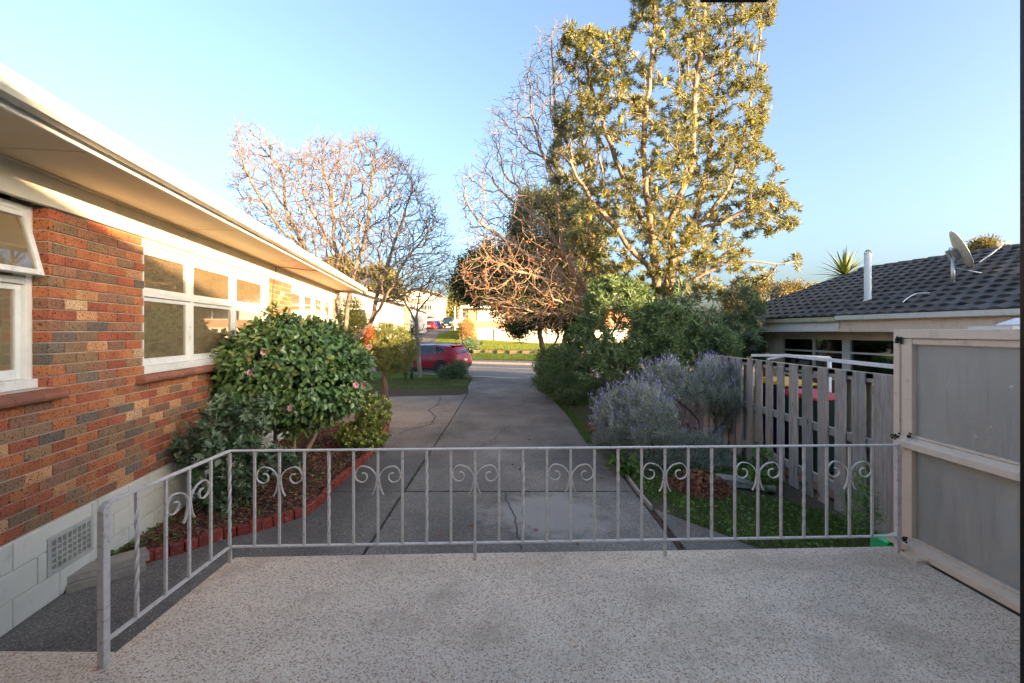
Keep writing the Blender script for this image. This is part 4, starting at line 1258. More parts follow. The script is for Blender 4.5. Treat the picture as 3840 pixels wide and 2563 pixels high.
# ------------------------------------------------------------------ growing plants
class Grow:
    def __init__(s, base):
        s.p = np.zeros((60000, 3)); s.d = np.zeros((60000, 3)); s.par = np.full(60000, -1, int); s.pl = np.zeros(60000); s.n = 1
        s.p[0] = base; s.d[0] = (0, 0, 1); s.tips = []

    def node(s, p, par):
        i = s.n; s.p[i] = p; d = s.p[i] - s.p[par]; l = np.linalg.norm(d) + 1e-9
        s.d[i] = d / l; s.par[i] = par; s.pl[i] = s.pl[par] + l; s.n += 1
        return i

    def limb(s, pts, step=.25, wob=.03):
        """polyline; the first point snaps to the nearest node"""
        pts = [np.array(p, float) for p in pts]
        k = int(np.argmin(np.linalg.norm(s.p[:s.n] - pts[0], axis=1)))
        prev = k; P0 = s.p[k].copy()
        pp = smooth([P0] + [p for p in pts[1:]], 4)
        for q in pp[1:]:
            q = np.array(q)
            if np.linalg.norm(q - s.p[prev]) < step * .5: continue
            prev = s.node(q + NR.normal(size=3) * wob, prev)
        return prev

    def grow(s, T, bf=.35, step=.3, wob=.02, curve=.4, up=0.0, first=0):
        T = np.asarray(T)
        dd = np.array([np.min(np.linalg.norm(s.p[first:s.n] - t, axis=1)) for t in T])
        for t in T[np.argsort(dd)]:
            v = t - s.p[first:s.n]; d = np.linalg.norm(v, axis=1)
            back = np.maximum(0, -(v * s.d[first:s.n]).sum(1) / (d + 1e-6))
            k = first + int(np.argmin(d * (1 + 1.2 * back) + bf * s.pl[first:s.n]))
            a = s.p[k].copy(); L = np.linalg.norm(t - a)
            if L < .02: continue
            c = a + s.d[k] * L * curve + np.array([0, 0, up * L])
            m = max(2, int(math.ceil(L / step))); prev = k
            for j in range(1, m + 1):
                u = j / m; q = (1 - u) ** 2 * a + 2 * u * (1 - u) * c + u * u * t
                if j < m: q = q + NR.normal(size=3) * wob
                prev = s.node(q, prev)
            s.tips.append(prev)

    def twigs(s, n, L, up=.3, spread=.5):
        for t in list(s.tips):
            for _ in range(n):
                d = s.d[t] + NR.normal(size=3) * spread + [0, 0, up]; d /= np.linalg.norm(d); l = L * NR.uniform(.5, 1.3)
                q = s.node(s.p[t] + d * l * .5, t); d = d + NR.normal(size=3) * .25; s.node(s.p[t] + d * l, q)

    def radii(s, rt, rb):
        n = s.n; w = np.zeros(n); ch = np.zeros(n, int)
        for i in range(n - 1, 0, -1):
            if ch[i] == 0: w[i] = 1
            w[s.par[i]] += w[i]; ch[s.par[i]] += 1
        e = math.log(rb / rt) / math.log(max(2, w[0])); s.w = w
        s.r = rt * np.maximum(w, 1) ** e
        return s.r

    def mesh_parts(s, off, thr, k1=8, k2=4):
        n = s.n; par = s.par[1:n]; idx = np.arange(1, n)
        best = {}
        for i in range(1, n):
            q = s.par[i]
            if q not in best or s.w[i] > s.w[best[q]]: best[q] = i
        main = np.array([best[s.par[i]] == i for i in range(1, n)])
        r1 = s.r[idx]; r0 = np.where(main, s.r[par], r1 * 1.15); d1 = s.d[idx]; d0 = np.where((main & (par > 0))[:, None], s.d[par], d1)
        p0, p1 = s.p[par] - off, s.p[idx] - off
        out = []
        for sel, k in ((r1 >= thr, k1), (r1 < thr, k2)):
            if not sel.any(): out.append(None); continue
            vsl = []
            for p, d, r in ((p0[sel], d0[sel], r0[sel]), (p1[sel], d1[sel], r1[sel])):
                ref = np.tile(np.array([.31, .94, .12]), (len(p), 1)); a = np.cross(d, ref); a /= np.linalg.norm(a, axis=1)[:, None] + 1e-9; b = np.cross(d, a)
                t = 2 * np.pi * np.arange(k) / k
                vsl.append(p[:, None, :] + r[:, None, None] * (a[:, None, :] * np.cos(t)[None, :, None] + b[:, None, :] * np.sin(t)[None, :, None]))
            V = np.concatenate(vsl, 1).reshape(-1, 3); m = sel.sum(); i = np.arange(m)[:, None, None] * 2 * k
            kk = np.arange(k)[None, :, None]
            Fc = i + np.concatenate([kk, (kk + 1) % k, (kk + 1) % k + k, kk + k], 2)
            out.append((V, Fc.reshape(-1, 4)))
        return out


def unit(v): return v / (np.linalg.norm(v, axis=-1, keepdims=True) + 1e-9)


def leaves(c, d, u, L, W, rich=False, bend=.15):
    """leaf blades from base points c along d, facing u"""
    n = len(c); d = unit(d); sd_ = unit(np.cross(d, u)); u = np.cross(sd_, d)
    L = np.broadcast_to(np.asarray(L, float).reshape(-1, 1), (n, 1)); W = np.broadcast_to(np.asarray(W, float).reshape(-1, 1), (n, 1))
    if rich:
        P_ = lambda t, w, z: c + d * L * t + sd_ * W * w / 2 + u * (L * z)
        V = np.stack([P_(0, 0, 0), P_(.3, .85, .03), P_(.3, 0, -.03), P_(.3, -.85, .03), P_(.65, .9, -.02), P_(.65, 0, -.07), P_(.65, -.9, -.02), P_(1, 0, -bend)], 1).reshape(-1, 3)
        i = np.arange(n)[:, None] * 8
        return V, [np.concatenate([i + [[1, 2, 5, 4]], i + [[2, 3, 6, 5]]]), np.concatenate([i + [[0, 2, 1]], i + [[0, 3, 2]], i + [[4, 5, 7]], i + [[5, 6, 7]]])]
    V = np.stack([c, c + d * L * .5 + sd_ * W / 2 + u * L * .04, c + d * L - u * L * bend, c + d * L * .5 - sd_ * W / 2 + u * L * .04], 1).reshape(-1, 3)
    i = np.arange(n)[:, None] * 4
    return V, [np.concatenate([i + [[0, 1, 2]], i + [[0, 2, 3]]])]


def rosette(tips, dirs, n, L, W, spread=(35, 85), stack=.06, rich=False, bend=.1, droop=0.0, jitter=.0):
    N_ = len(tips); c = np.repeat(tips, n, 0); d = np.repeat(unit(dirs), n, 0)
    c = c + d * (NR.uniform(-stack, stack * .3, (N_ * n, 1))) + NR.normal(size=(N_ * n, 3)) * jitter
    r = NR.normal(size=(N_ * n, 3)); r = unit(r - d * (r * d).sum(1, keepdims=True))
    a = np.radians(NR.uniform(*spread, (N_ * n, 1)))
    ld = d * np.cos(a) + r * np.sin(a); ld[:, 2] -= droop; ld = unit(ld)
    up = d + NR.normal(size=d.shape) * .25
    return leaves(c, ld, up, L * NR.uniform(.65, 1.2, N_ * n), W * NR.uniform(.8, 1.2, N_ * n), rich, bend)


def add_leafobj(name, V, Fs, mats, parent, off=None, mis=None):
    if off is not None: V = V - off
    return np_mesh2(name, V, Fs, mats, mis, False, parent)


def plant(name, label, cat, base, g, rt, rb, bark_m, thr=.02, group=None, k1=8, k2=4):
    base = np.array(base, float)
    t = thing(name, label, cat, base, group=group)
    g.radii(rt, rb); a, b_ = g.mesh_parts(base, thr, k1, k2)
    if a: np_mesh('trunk', [(a[0], a[1], 0)], bark_m, True, t)
    if b_: np_mesh('branches', [(b_[0], b_[1], 0)], bark_m, True, t)['kind'] = 'stuff'
    return t, base


def in_poly(px, py, poly):
    c = False; j = len(poly) - 1
    for i in range(len(poly)):
        if (poly[i][1] > py) != (poly[j][1] > py) and px < (poly[j][0] - poly[i][0]) * (py - poly[i][1]) / (poly[j][1] - poly[i][1]) + poly[i][0]: c = not c
        j = i
    return c


def edge_d(px, py, poly):
    m = 1e9; n = len(poly)
    for i in range(n):
        ax, ay = poly[i]; bx_, by = poly[(i + 1) % n]; dx, dy = bx_ - ax, by - ay
        t = max(0, min(1, ((px - ax) * dx + (py - ay) * dy) / (dx * dx + dy * dy + 1e-9))); m = min(m, math.hypot(px - ax - t * dx, py - ay - t * dy))
    return m


def fill(poly_disp, depth, n, ry, shell=0.0, edge=.8, lump=0.0, seed=0, ybias=0.0):
    """points inside an outline (converted to metres in a plane at the tree's own distance), given thickness ry"""
    poly = [(D(x, y, depth).x, D(x, y, depth).z) for x, y in poly_disp]
    x0, x1 = min(p[0] for p in poly), max(p[0] for p in poly); z0, z1 = min(p[1] for p in poly), max(p[1] for p in poly)
    out = []; rr = random.Random(seed)
    while len(out) < n:
        x, z = rr.uniform(x0, x1), rr.uniform(z0, z1)
        if not in_poly(x, z, poly): continue
        if z < .02: continue
        e = min(1, edge_d(x, z, poly) / edge) ** .75
        v = rr.uniform(-1, 1)
        if shell and abs(v) < shell and e > .75: continue
        y = depth + ybias + v * ry * e
        if lump and mnoise.noise(Vector((x, y - depth, z)) * lump + Vector((seed, 0, 0))) < -.12: continue
        out.append((x, y, z))
    return np.array(out)


# ------------------------------------------------------------------ banksia
m_bank = leafmat('banksia_leaf', [(.20, .21, .05), (.28, .28, .065), (.13, .15, .04), (.38, .34, .10), (.22, .24, .055)], .5, .36, back=(.25, .28, .17))
m_cone_d = simple('old_cone', (.07, .035, .02), (.035, .02, .015), .95, 90, .8, 120)
m_cone_y = simple('flower_spike', (.52, .38, .08), (.55, .28, .06), .9, 60, .8, 150)
base = D(1512, 905, 12.6); base.z = 0
Yb = 12.6
g_ = Grow(base)
D3 = lambda x, y, dy=0: D(x, y, Yb + dy)
g_.limb([base, D3(1515, 760), D3(1508, 660), D3(1498, 560)], .3, .01)
g_.limb([D3(1515, 700), D3(1548, 610, .1), D3(1600, 515, .3), D3(1665, 440, .4), D3(1700, 330, .5), D3(1728, 200, .5), D3(1745, 60, .4)], .3)
g_.limb([D3(1548, 610), D3(1540, 500, -.3), D3(1580, 400, -.4), D3(1590, 250, -.5), D3(1610, 90, -.3), D3(1620, -60)], .3)
g_.limb([D3(1600, 515), D3(1625, 380, .6), D3(1640, 240, .8), D3(1680, 90, .8), D3(1700, -70, .6)], .3)
g_.limb([D3(1498, 560), D3(1488, 470, -.2), D3(1475, 340, -.4), D3(1490, 200, -.4), D3(1500, 60, -.3), D3(1510, -80)], .3)
g_.limb([D3(1498, 560), D3(1460, 480, .5), D3(1410, 360, .7), D3(1370, 240, .6), D3(1340, 120, .3)], .3)
g_.limb([D3(1505, 640), D3(1440, 560, -.6), D3(1360, 460, -.7), D3(1290, 360, -.6), D3(1230, 340, -.4)], .3)
g_.limb([D3(1512, 690), D3(1600, 640, -.6), D3(1690, 600, -.7), D3(1800, 610, -.6)], .3)
g_.limb([D3(1600, 515), D3(1680, 500, -.5), D3(1760, 430, -.5), D3(1800, 470, -.4)], .3)
g_.limb([D3(1512, 700), D3(1430, 640, .3), D3(1370, 600, .2)], .3)
POLY = [(1455, -90), (1450, 60), (1395, 80), (1330, 60), (1296, 45), (1285, 100), (1268, 160), (1296, 230), (1262, 250), (1285, 300), (1262, 340), (1225, 330), (1222, 400), (1290, 430), (1275, 500), (1300, 560), (1350, 590), (1330, 640), (1400, 680), (1560, 690), (1700, 690), (1745, 640), (1780, 640), (1838, 618), (1838, 590), (1770, 585), (1720, 560), (1760, 540), (1832, 520), (1838, 480), (1800, 460), (1800, 400), (1770, 360), (1745, 330), (1765, 250), (1755, 180), (1768, 90), (1775, 20), (1770, -90)]
T = fill(POLY, Yb, 2500, 2.0, 0, 1.7, .85, 5)
T = T[(T[:, 2] < 13.2)]
keep = np.array([not (1.0 < 0) for _ in T])
g_.grow(T, .22, .28, .025, .45, .12)
ban, off = plant('banksia_tree', 'tall banksia with many upright limbs, yellow spikes and dark cones behind the lavender', 'tree', base, g_, .0065, .22, m_bark_b, .022)
ti = np.array(g_.tips); tp, td = g_.p[ti], g_.d[ti]
td2 = unit(td + np.array([0, 0, .35]))
V1, F1 = rosette(tp, td2, 28, .155, .029, (20, 100), .12, False, .05)
back_i = g_.par[ti]; sel = NR.rand(len(ti)) < .8
V2, F2 = rosette(g_.p[back_i][sel], unit(g_.d[back_i][sel] + np.array([0, 0, .5])), 11, .15, .03, (40, 95), .12, False, .05)
add_leafobj('crown', np.concatenate([V1, V2]), [F1[0], F2[0] + len(V1)], m_bank, ban, off)
b = MB(); b.lathe([(0, -.07), (.022, -.06), (.033, -.02), (.034, .03), (.025, .07), (0, .085)], (0, 0, 0), 8); me_cd = b.mesh('seed_cone', m_cone_d)
b = MB(); b.lathe([(0, -.08), (.035, -.07), (.05, -.03), (.052, .04), (.04, .09), (0, .11)], (0, 0, 0), 10); me_cy = b.mesh('flower_spike', m_cone_y)
rr = random.Random(6)
for k in rr.sample(range(len(ti)), 150):
    q = g_.par[g_.par[ti[k]]]; p = g_.p[q]
    o = link('seed_cone', me_cd, ban, Vector(p - off) + Vector((0, -.04, rr.uniform(-.05, .03)))); o.rotation_euler = (rr.gauss(0, .3), rr.gauss(0, .3), 0); o.scale = (1, 1, rr.uniform(.8, 1.4))
for k in rr.sample(range(len(ti)), 46):
    p = tp[k]; o = link('flower_spike', me_cy, ban, Vector(p - off) + Vector((0, -.05, .04))); o.rotation_euler = (rr.gauss(0, .2), rr.gauss(0, .2), 0); o.scale = [rr.uniform(.75, 1.1)] * 3

# low banksia boughs, in shade over the fence
base = D(1600, 930, 11.6); base.z = 0
g_ = Grow(base); Yc = 11.4
D4 = lambda x, y, dy=0: D(x, y, Yc + dy)
g_.limb([base, D4(1600, 840), D4(1620, 760)], .3)
g_.limb([D4(1600, 800), D4(1680, 740), D4(1740, 700)], .3)
T = fill([(1480, 700), (1560, 650), (1660, 640), (1720, 660), (1748, 700), (1735, 760), (1745, 800), (1700, 815), (1620, 815), (1500, 800), (1440, 760)], Yc, 420, 1.0, 0, .6, .8, 9)
g_.grow(T, .25, .25, .02, .4, .05)
lowb, off = plant('banksia_bush', 'shaded low banksia with broad green whorls and yellow spikes above the paling fence', 'shrub', base, g_, .006, .06, m_bark_b, .018)
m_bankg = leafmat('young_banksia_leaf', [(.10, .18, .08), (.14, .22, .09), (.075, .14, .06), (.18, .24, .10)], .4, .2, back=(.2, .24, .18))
ti = np.array(g_.tips); tp = g_.p[ti]
V1, F1 = rosette(tp, unit(g_.d[ti] + np.array([0, -.2, .5])), 20, .19, .036, (30, 95), .1, False, .04)
add_leafobj('crown', V1, F1, m_bankg, lowb, off)
for k in rr.sample(range(len(ti)), 14):
    p = tp[k]; o = link('flower_spike', me_cy, lowb, Vector(p - off) + Vector((0, -.12, .02))); o.scale = [rr.uniform(.9, 1.2)] * 3

# ------------------------------------------------------------------ bare liquidambar
m_redleaf = leafmat('autumn_leaf', [(.45, .10, .06), (.50, .20, .07), (.38, .07, .07), (.55, .32, .10), (.30, .12, .06)], .55, .3)
Yl = 14.2
base = D(1345, 880, Yl); base.z = 0
g_ = Grow(base); DL = lambda x, y, dy=0: D(x, y, Yl + dy)
g_.limb([base, DL(1350, 760), DL(1345, 680), DL(1310, 600)], .3, .01)
g_.limb([DL(1345, 680), DL(1292, 560, .1), DL(1280, 400, .1), DL(1272, 250, .1), DL(1268, 140), DL(1272, 60)], .3)
g_.limb([DL(1310, 600), DL(1300, 480, -.4), DL(1240, 340, -.5), DL(1215, 230, -.5), DL(1212, 160, -.5)], .3)
g_.limb([DL(1345, 690), DL(1260, 610, -.6), DL(1170, 560, -.8), DL(1090, 500, -.9), DL(1060, 420, -.9)], .3)
g_.limb([DL(1310, 600), DL(1230, 500, .4), DL(1150, 440, .5), DL(1110, 370, .5)], .3)
g_.limb([DL(1345, 700), DL(1270, 650, -.9), DL(1180, 620, -1.1), DL(1090, 580, -1.2)], .3)
g_.limb([DL(1345, 680), DL(1350, 520, .5), DL(1340, 350, .5), DL(1330, 200, .4), DL(1320, 90, .3)], .3)
g_.limb([DL(1345, 690), DL(1420, 560, .8), DL(1460, 430, .9), DL(1440, 250, .8)], .3)
T = fill([(1270, 45), (1245, 90), (1205, 130), (1190, 200), (1125, 260), (1110, 340), (1070, 390), (1045, 400), (1048, 470), (1080, 560), (1040, 640), (1080, 690), (1150, 720), (1250, 760), (1330, 730), (1350, 650), (1400, 560), (1390, 300), (1340, 120), (1300, 70)], Yl, 2400, 1.7, 0, .8, 0, 15)
g_.grow(T, .42, .22, .014, .3, .2)
T2 = fill([(1060, 520), (1150, 540), (1250, 560), (1340, 640), (1340, 720), (1260, 770), (1150, 730), (1060, 640)], Yl - .6, 420, 1.3, 0, .8, 0, 16)
g_.grow(T2, .4, .2, .012, .3, .02); g_.twigs(1, .3, .3, .4)
liq, off = plant('liquidambar_tree', 'pale branched almost bare tree with a few red leaves left of the banksia', 'tree', base, g_, .0058, .15, m_bark_l, .022, k2=3)
ti = np.array(g_.tips); tp = g_.p[ti]
pxl = 1920 + tp[:, 0] / tp[:, 1] * F; pzl = 1245 - (tp[:, 2] - EYE) / tp[:, 1] * F
sel = (pzl > 880) & (NR.rand(len(ti)) < .22)
V1, F1 = rosette(tp[sel], g_.d[ti][sel], 5, .075, .055, (50, 130), .1, False, .1, .3, .05)
o = add_leafobj('leaves', V1, F1, m_redleaf, liq, off)

# ------------------------------------------------------------------ evergreen behind, beside the drive
m_ever = leafmat('evergreen_leaf', [(.07, .12, .035), (.10, .16, .045), (.05, .085, .03), (.17, .20, .06)], .45, .25)
Ye = 18.4
base = D(1262, 850, Ye); base.z = 0
g_ = Grow(base); DE = lambda x, y, dy=0: D(x, y, Ye + dy)
g_.limb([base, DE(1245, 800), DE(1238, 760), DE(1236, 700), DE(1200, 600), DE(1170, 520)], .3, .01)
g_.limb([DE(1255, 825), DE(1280, 770), DE(1262, 700), DE(1230, 600)], .3, .01)
g_.limb([base, DE(1300, 760), DE(1290, 680), DE(1300, 560), DE(1260, 470)], .3, .01)
g_.limb([DE(1236, 700), DE(1140, 640), DE(1080, 600)], .3, .01)
T = fill([(1250, 432), (1200, 440), (1180, 470), (1170, 510), (1140, 560), (1085, 555), (1050, 570), (1060, 620), (1032, 640), (1048, 680), (1100, 700), (1130, 760), (1160, 740), (1180, 770), (1200, 775), (1210, 730), (1240, 740), (1290, 740), (1330, 770), (1380, 700), (1380, 520), (1330, 450)], Ye, 2000, 2.0, 0, 1.2, .8, 31)
T = np.concatenate([T, fill([(1050, 600), (1120, 560), (1380, 540), (1390, 740), (1330, 775), (1240, 750), (1190, 775), (1120, 750), (1070, 690)], Ye, 1300, 1.8, 0, .8, .5, 33)])
g_.grow(T, .25, .35, .03, .4, .1)
eve, off = plant('evergreen_tree', 'dense dark green tree with several crooked trunks at the right of the driveway end', 'tree', base, g_, .008, .15, m_bark_m, .022)
ti = np.array(g_.tips)
V1, F1 = rosette(g_.p[ti], unit(g_.d[ti] + [0, 0, .2]), 38, .11, .055, (20, 140), .3, False, .1, .1, .13)
add_leafobj('crown', V1, F1, m_ever, eve, off)

# ------------------------------------------------------------------ bare tree on the left, behind the house
Yt = 17.0
base = D(790, 862, Yt); base.z = 0
g_ = Grow(base); DB = lambda x, y, dy=0: D(x, y, Yt + dy)
q0 = DB(790, 820)
g_.limb([base, DB(790, 800), DB(770, 740), DB(745, 660), DB(700, 570), DB(655, 480), DB(650, 400), DB(600, 340)], .3, .02)
g_.limb([DB(775, 745), DB(775, 640, .4), DB(768, 560, .5), DB(760, 460, .5), DB(740, 380, .4), DB(735, 330, .4)], .3, .02)
g_.limb([DB(785, 790), DB(800, 690, -.4), DB(815, 620, -.5), DB(840, 540, -.6), DB(850, 440, -.6), DB(862, 330, -.5)], .3, .02)
g_.limb([DB(790, 810), DB(850, 740, .2), DB(870, 660, .3), DB(905, 560, .4), DB(940, 450, .4), DB(960, 400, .3)], .3, .02)
g_.limb([DB(850, 740), DB(880, 690, -.7), DB(930, 600, -.8), DB(990, 520, -.8), DB(1010, 470, -.6)], .3, .02)
g_.limb([DB(700, 570), DB(640, 520, -.6), DB(580, 420, -.7), DB(560, 380, -.6)], .3, .02)
g_.limb([DB(768, 560), DB(700, 450, -.8), DB(680, 380, -.9)], .3, .02)
POLB = [(590, 285), (535, 310), (545, 370), (530, 430), (560, 450), (555, 500), (580, 530), (640, 560), (720, 620), (790, 650), (850, 690), (930, 700), (1010, 690), (1035, 640), (1030, 580), (1020, 500), (985, 450), (960, 390), (920, 370), (880, 340), (862, 310), (835, 310), (780, 340), (735, 315), (700, 360), (650, 340), (610, 320)]
T = fill(POLB, Yt, 2000, 2.2, 0, 1.2, 0, 41)
g_.grow(T, .45, .22, .012, .35, .15); g_.twigs(3, .42, .35, .38)
bare, off = plant('bare_tree', 'leafless spreading tree with fine twigs behind the far end of the brick house', 'tree', base, g_, .0062, .14, m_bark_m, .025, k2=3)
# hanging pods
b = MB(); b.tube(smooth([(0, 0, 0), (.02, 0, -.07), (.0, .01, -.15)]), [.004] + [.014] * 6 + [.008, .003], 5); me_pod = b.mesh('seed_pod', m_cone_d)
for k in rr.sample(range(len(g_.tips)), 16):
    p = g_.p[g_.tips[k]]; o = link('seed_pod', me_pod, bare, Vector(p - off)); o.rotation_euler = (rr.gauss(0, .4), rr.gauss(0, .4), rr.random() * 6); o.scale = [1.3] * 3
# two birds
m_bird = simple('dark_feathers', (.02, .025, .025), (.05, .055, .04), .5, 30)
def bird(px, py, s, lab, yaw):
    p = P(px, py, Yt - .3)
    t = thing('bird', lab, 'bird', p, yaw)
    b = MB(); b.tube(smooth([(0, 0, -.10), (0, -.01, -.05), (0, -.02, .0), (0, .005, .05), (0, .02, .075), (0, .055, .08)]), [.018 * s, .03 * s, .04 * s, .05 * s, .058 * s, .062 * s, .062 * s, .06 * s, .055 * s, .045 * s, .038 * s, .034 * s, .034 * s, .035 * s, .034 * s, .030 * s, .026 * s, .018 * s, .012 * s, .008 * s, .003 * s][:21], 8)
    b.build('body', m_bird, t)
    b = MB(); b.bar((0, -.03, -.08), (0, -.05, -.2), .05 * s, .012); b.build('tail', m_bird, t)
    b = MB(); b.tube([(0, .05, .08), (0, .095, .075)], [.012 * s, .002], 5); b.build('beak', m_bird, t)
    b = MB(); [b.tube([(x_, 0, -.02), (x_, 0, -.1)], .004, 4) for x_ in (-.015, .015)]; b.build('legs', m_bird, t)
bird(1014, 553, 1.0, 'dark bird perched high at the left of the bare tree', 1.2)
bird(1213, 524, .6, 'small bird perched on the topmost middle twig of the bare tree', -1.0)

# ------------------------------------------------------------------ camellia
m_cam = leafmat('camellia_leaf', [(.08, .17, .05), (.11, .21, .06), (.06, .13, .042), (.17, .26, .065), (.09, .18, .05)], .32, .15, spec=.6)
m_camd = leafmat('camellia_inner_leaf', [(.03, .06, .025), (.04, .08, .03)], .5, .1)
cx_, cy_, cz_ = -3.24, 6.75, 1.46
def camp(u, r=1.0):
    """surface of the clipped crown: a broad lumpy dome"""
    x, y, z = u
    k = 1 + .13 * mnoise.noise(Vector((x * 2.2, y * 2.2, z * 2.2))) + .05 * mnoise.noise(Vector((x * 6, y * 6, z * 6)))
    sx = 1.06 if x > 0 else .98
    return np.array([cx_ + x * sx * k * r - (.05 if z > 0 else -.1) * z, cy_ + y * 1.0 * k * r, cz_ + z * (.86 if z > 0 else .80) * k * r - .12 * x * (z < 0)])
base = Vector((-3.35, 6.95, .08))
g_ = Grow(base)
g_.limb([base, (-3.3, 6.9, .5), (-3.25, 6.85, 1.0)], .2, .01)
g_.limb([base, (-3.55, 6.95, .35), (-3.6, 6.85, .8)], .2, .01)
g_.limb([base, (-3.02, 6.75, .35), (-2.85, 6.7, .7), (-2.6, 6.6, 1.1)], .2, .01)
U = unit(NR.normal(size=(4200, 3)))
U = np.array([u for u in U if u[2] > -.62 or NR.rand() < .35])
S_ = np.array([camp(u, NR.uniform(.86, 1.0)) for u in U])
g_.grow(S_[:600] * .9 + np.array([cx_, cy_, cz_]) * .1, .3, .15, .01, .3, .05)
cam_t, off = plant('camellia_bush', 'clipped round camellia with glossy leaves and pale pink flowers against the brick house', 'bush', base, g_, .004, .05, m_bark_l, .012)
ok = np.array([s[0] > wallx(s[1]) + .06 for s in S_]); U, S_ = U[ok], S_[ok]
n_ = 3
c = np.repeat(S_, n_, 0) + NR.normal(size=(len(S_) * n_, 3)) * .035; o_ = np.repeat(U, n_, 0)
dr = unit(o_ * .5 + NR.normal(size=o_.shape) * .55 + np.array([0, 0, -.45])); up = unit(o_ + NR.normal(size=o_.shape) * .35 + [0, 0, .3])
V1, F1 = leaves(c, dr, up, .098 * NR.uniform(.7, 1.2, len(c)), .056 * NR.uniform(.8, 1.15, len(c)), True, .12)
# the leaves that show largest (towards the deck) stand alone
dist = np.linalg.norm(c - np.array([0, 0, EYE]), axis=1); fr = np.argsort(dist + 1.2 * (NR.rand(len(c)) > .35))[:300]
mask = np.ones(len(c), bool); mask[fr] = False
V1r = V1.reshape(-1, 8, 3)
m_ = mask.sum(); i8 = np.arange(m_)[:, None] * 8
Vb = V1r[mask].reshape(-1, 3)
o = add_leafobj('foliage', Vb, [np.concatenate([i8 + [[1, 2, 5, 4]], i8 + [[2, 3, 6, 5]]]), np.concatenate([i8 + [[0, 2, 1]], i8 + [[0, 3, 2]], i8 + [[4, 5, 7]], i8 + [[5, 6, 7]]])], m_cam, cam_t, off)
o['kind'] = 'stuff'
P0 = lambda t, w, z: (t, w / 2, z)
lv = [(0, 0, 0), (.3, .24, .03), (.3, 0, -.03), (.3, -.24, .03), (.65, .25, -.02), (.65, 0, -.07), (.65, -.25, -.02), (1, 0, -.12)]
b = MB(); b.add(lv, [(1, 2, 5, 4), (2, 3, 6, 5), (0, 2, 1), (0, 3, 2), (4, 5, 7), (5, 6, 7)]); 
m_cams = N('camellia_single_leaf')
oi = m_cams.n.new('ShaderNodeObjectInfo')
m_cams = m_cams.fin(m_cams.ramp(oi.outputs['Random'], [(0, (.075, .16, .05)), (.5, (.11, .21, .06)), (1, (.17, .26, .065))]), .3, 0, .6)
me_leaf = b.mesh('leaf', m_cams, recalc=False)
for k in fr:
    d_ = Vector(dr[k]); s_ = d_.cross(Vector(up[k])).normalized(); u_ = s_.cross(d_)
    M_ = Matrix((d_, s_, u_)).transposed().to_4x4(); L_ = .088 * R.uniform(.8, 1.15)
    o = link('leaf', me_leaf, cam_t); o.matrix_local = Matrix.Translation(Vector(c[k] - off)) @ M_ @ Matrix.Scale(L_, 4)
sh = unit(NR.normal(size=(90, 3)) + [0, -.3, .6]); shp = np.array([camp(u, 1.03 + .10 * NR.rand()) for u in sh])
V3, F3 = rosette(shp, unit(sh + [0, 0, .8]), 6, .085, .045, (20, 70), .05, True, .1)
add_leafobj('new_shoots', V3, F3, leafmat('fresh_leaf', [(.16, .27, .06), (.22, .30, .08), (.26, .22, .09)], .35, .2), cam_t, off)['kind'] = 'stuff'
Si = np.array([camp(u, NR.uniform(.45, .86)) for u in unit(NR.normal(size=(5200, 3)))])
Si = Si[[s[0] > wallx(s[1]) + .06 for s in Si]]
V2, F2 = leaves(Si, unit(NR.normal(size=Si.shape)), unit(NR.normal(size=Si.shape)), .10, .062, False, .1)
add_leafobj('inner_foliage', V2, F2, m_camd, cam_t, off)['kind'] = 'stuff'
m_petal = simple('pink_petal', (.85, .55, .55), (.8, .42, .45), .6, 40)
m_petalo = simple('faded_petal', (.75, .45, .28), (.8, .55, .4), .6, 40)
def flower(p, mat, s=.045, parent=None, off=(0, 0, 0)):
    b = MB(); rr = random.Random(int(p[0] * 1000) % 97)
    for ring, (nn, tilt) in enumerate(((7, .35), (6, .75), (5, 1.1), (4, 1.35))):
        for k in range(nn):
            a = 2 * math.pi * k / nn + ring * .5; r = s * (1 - ring * .17)
            e = Vector((math.cos(a) * math.cos(tilt), math.sin(a) * math.cos(tilt), math.sin(tilt))); t = Vector((-math.sin(a), math.cos(a), 0))
            b.add([(0, 0, 0), tuple(e * r * .6 + t * r * .4), tuple(e * r + Vector((0, 0, .1 * r))), tuple(e * r * .6 - t * r * .4)], [(0, 1, 2), (0, 2, 3)])
    me = b.mesh('flower', mat, recalc=False)
    o = link('flower', me, parent, Vector(p) - Vector(off)); o.rotation_euler = (math.pi / 2 + rr.uniform(-.4, .4), 0, rr.uniform(-.5, .9))
    return o
for (px, py, d_, mt) in ((937, 1400, 6.0, m_petal), (990, 1322, 6.05, m_petal), (1385, 1303, 6.75, m_petalo), (1365, 1442, 6.5, m_petal), (1335, 1445, 6.3, m_petal), (1090, 1532, 6.0, m_petal), (890, 1432, 6.1, m_petal)):
    flower(P(px, py, d_ - .2), mt, .05, cam_t, off)

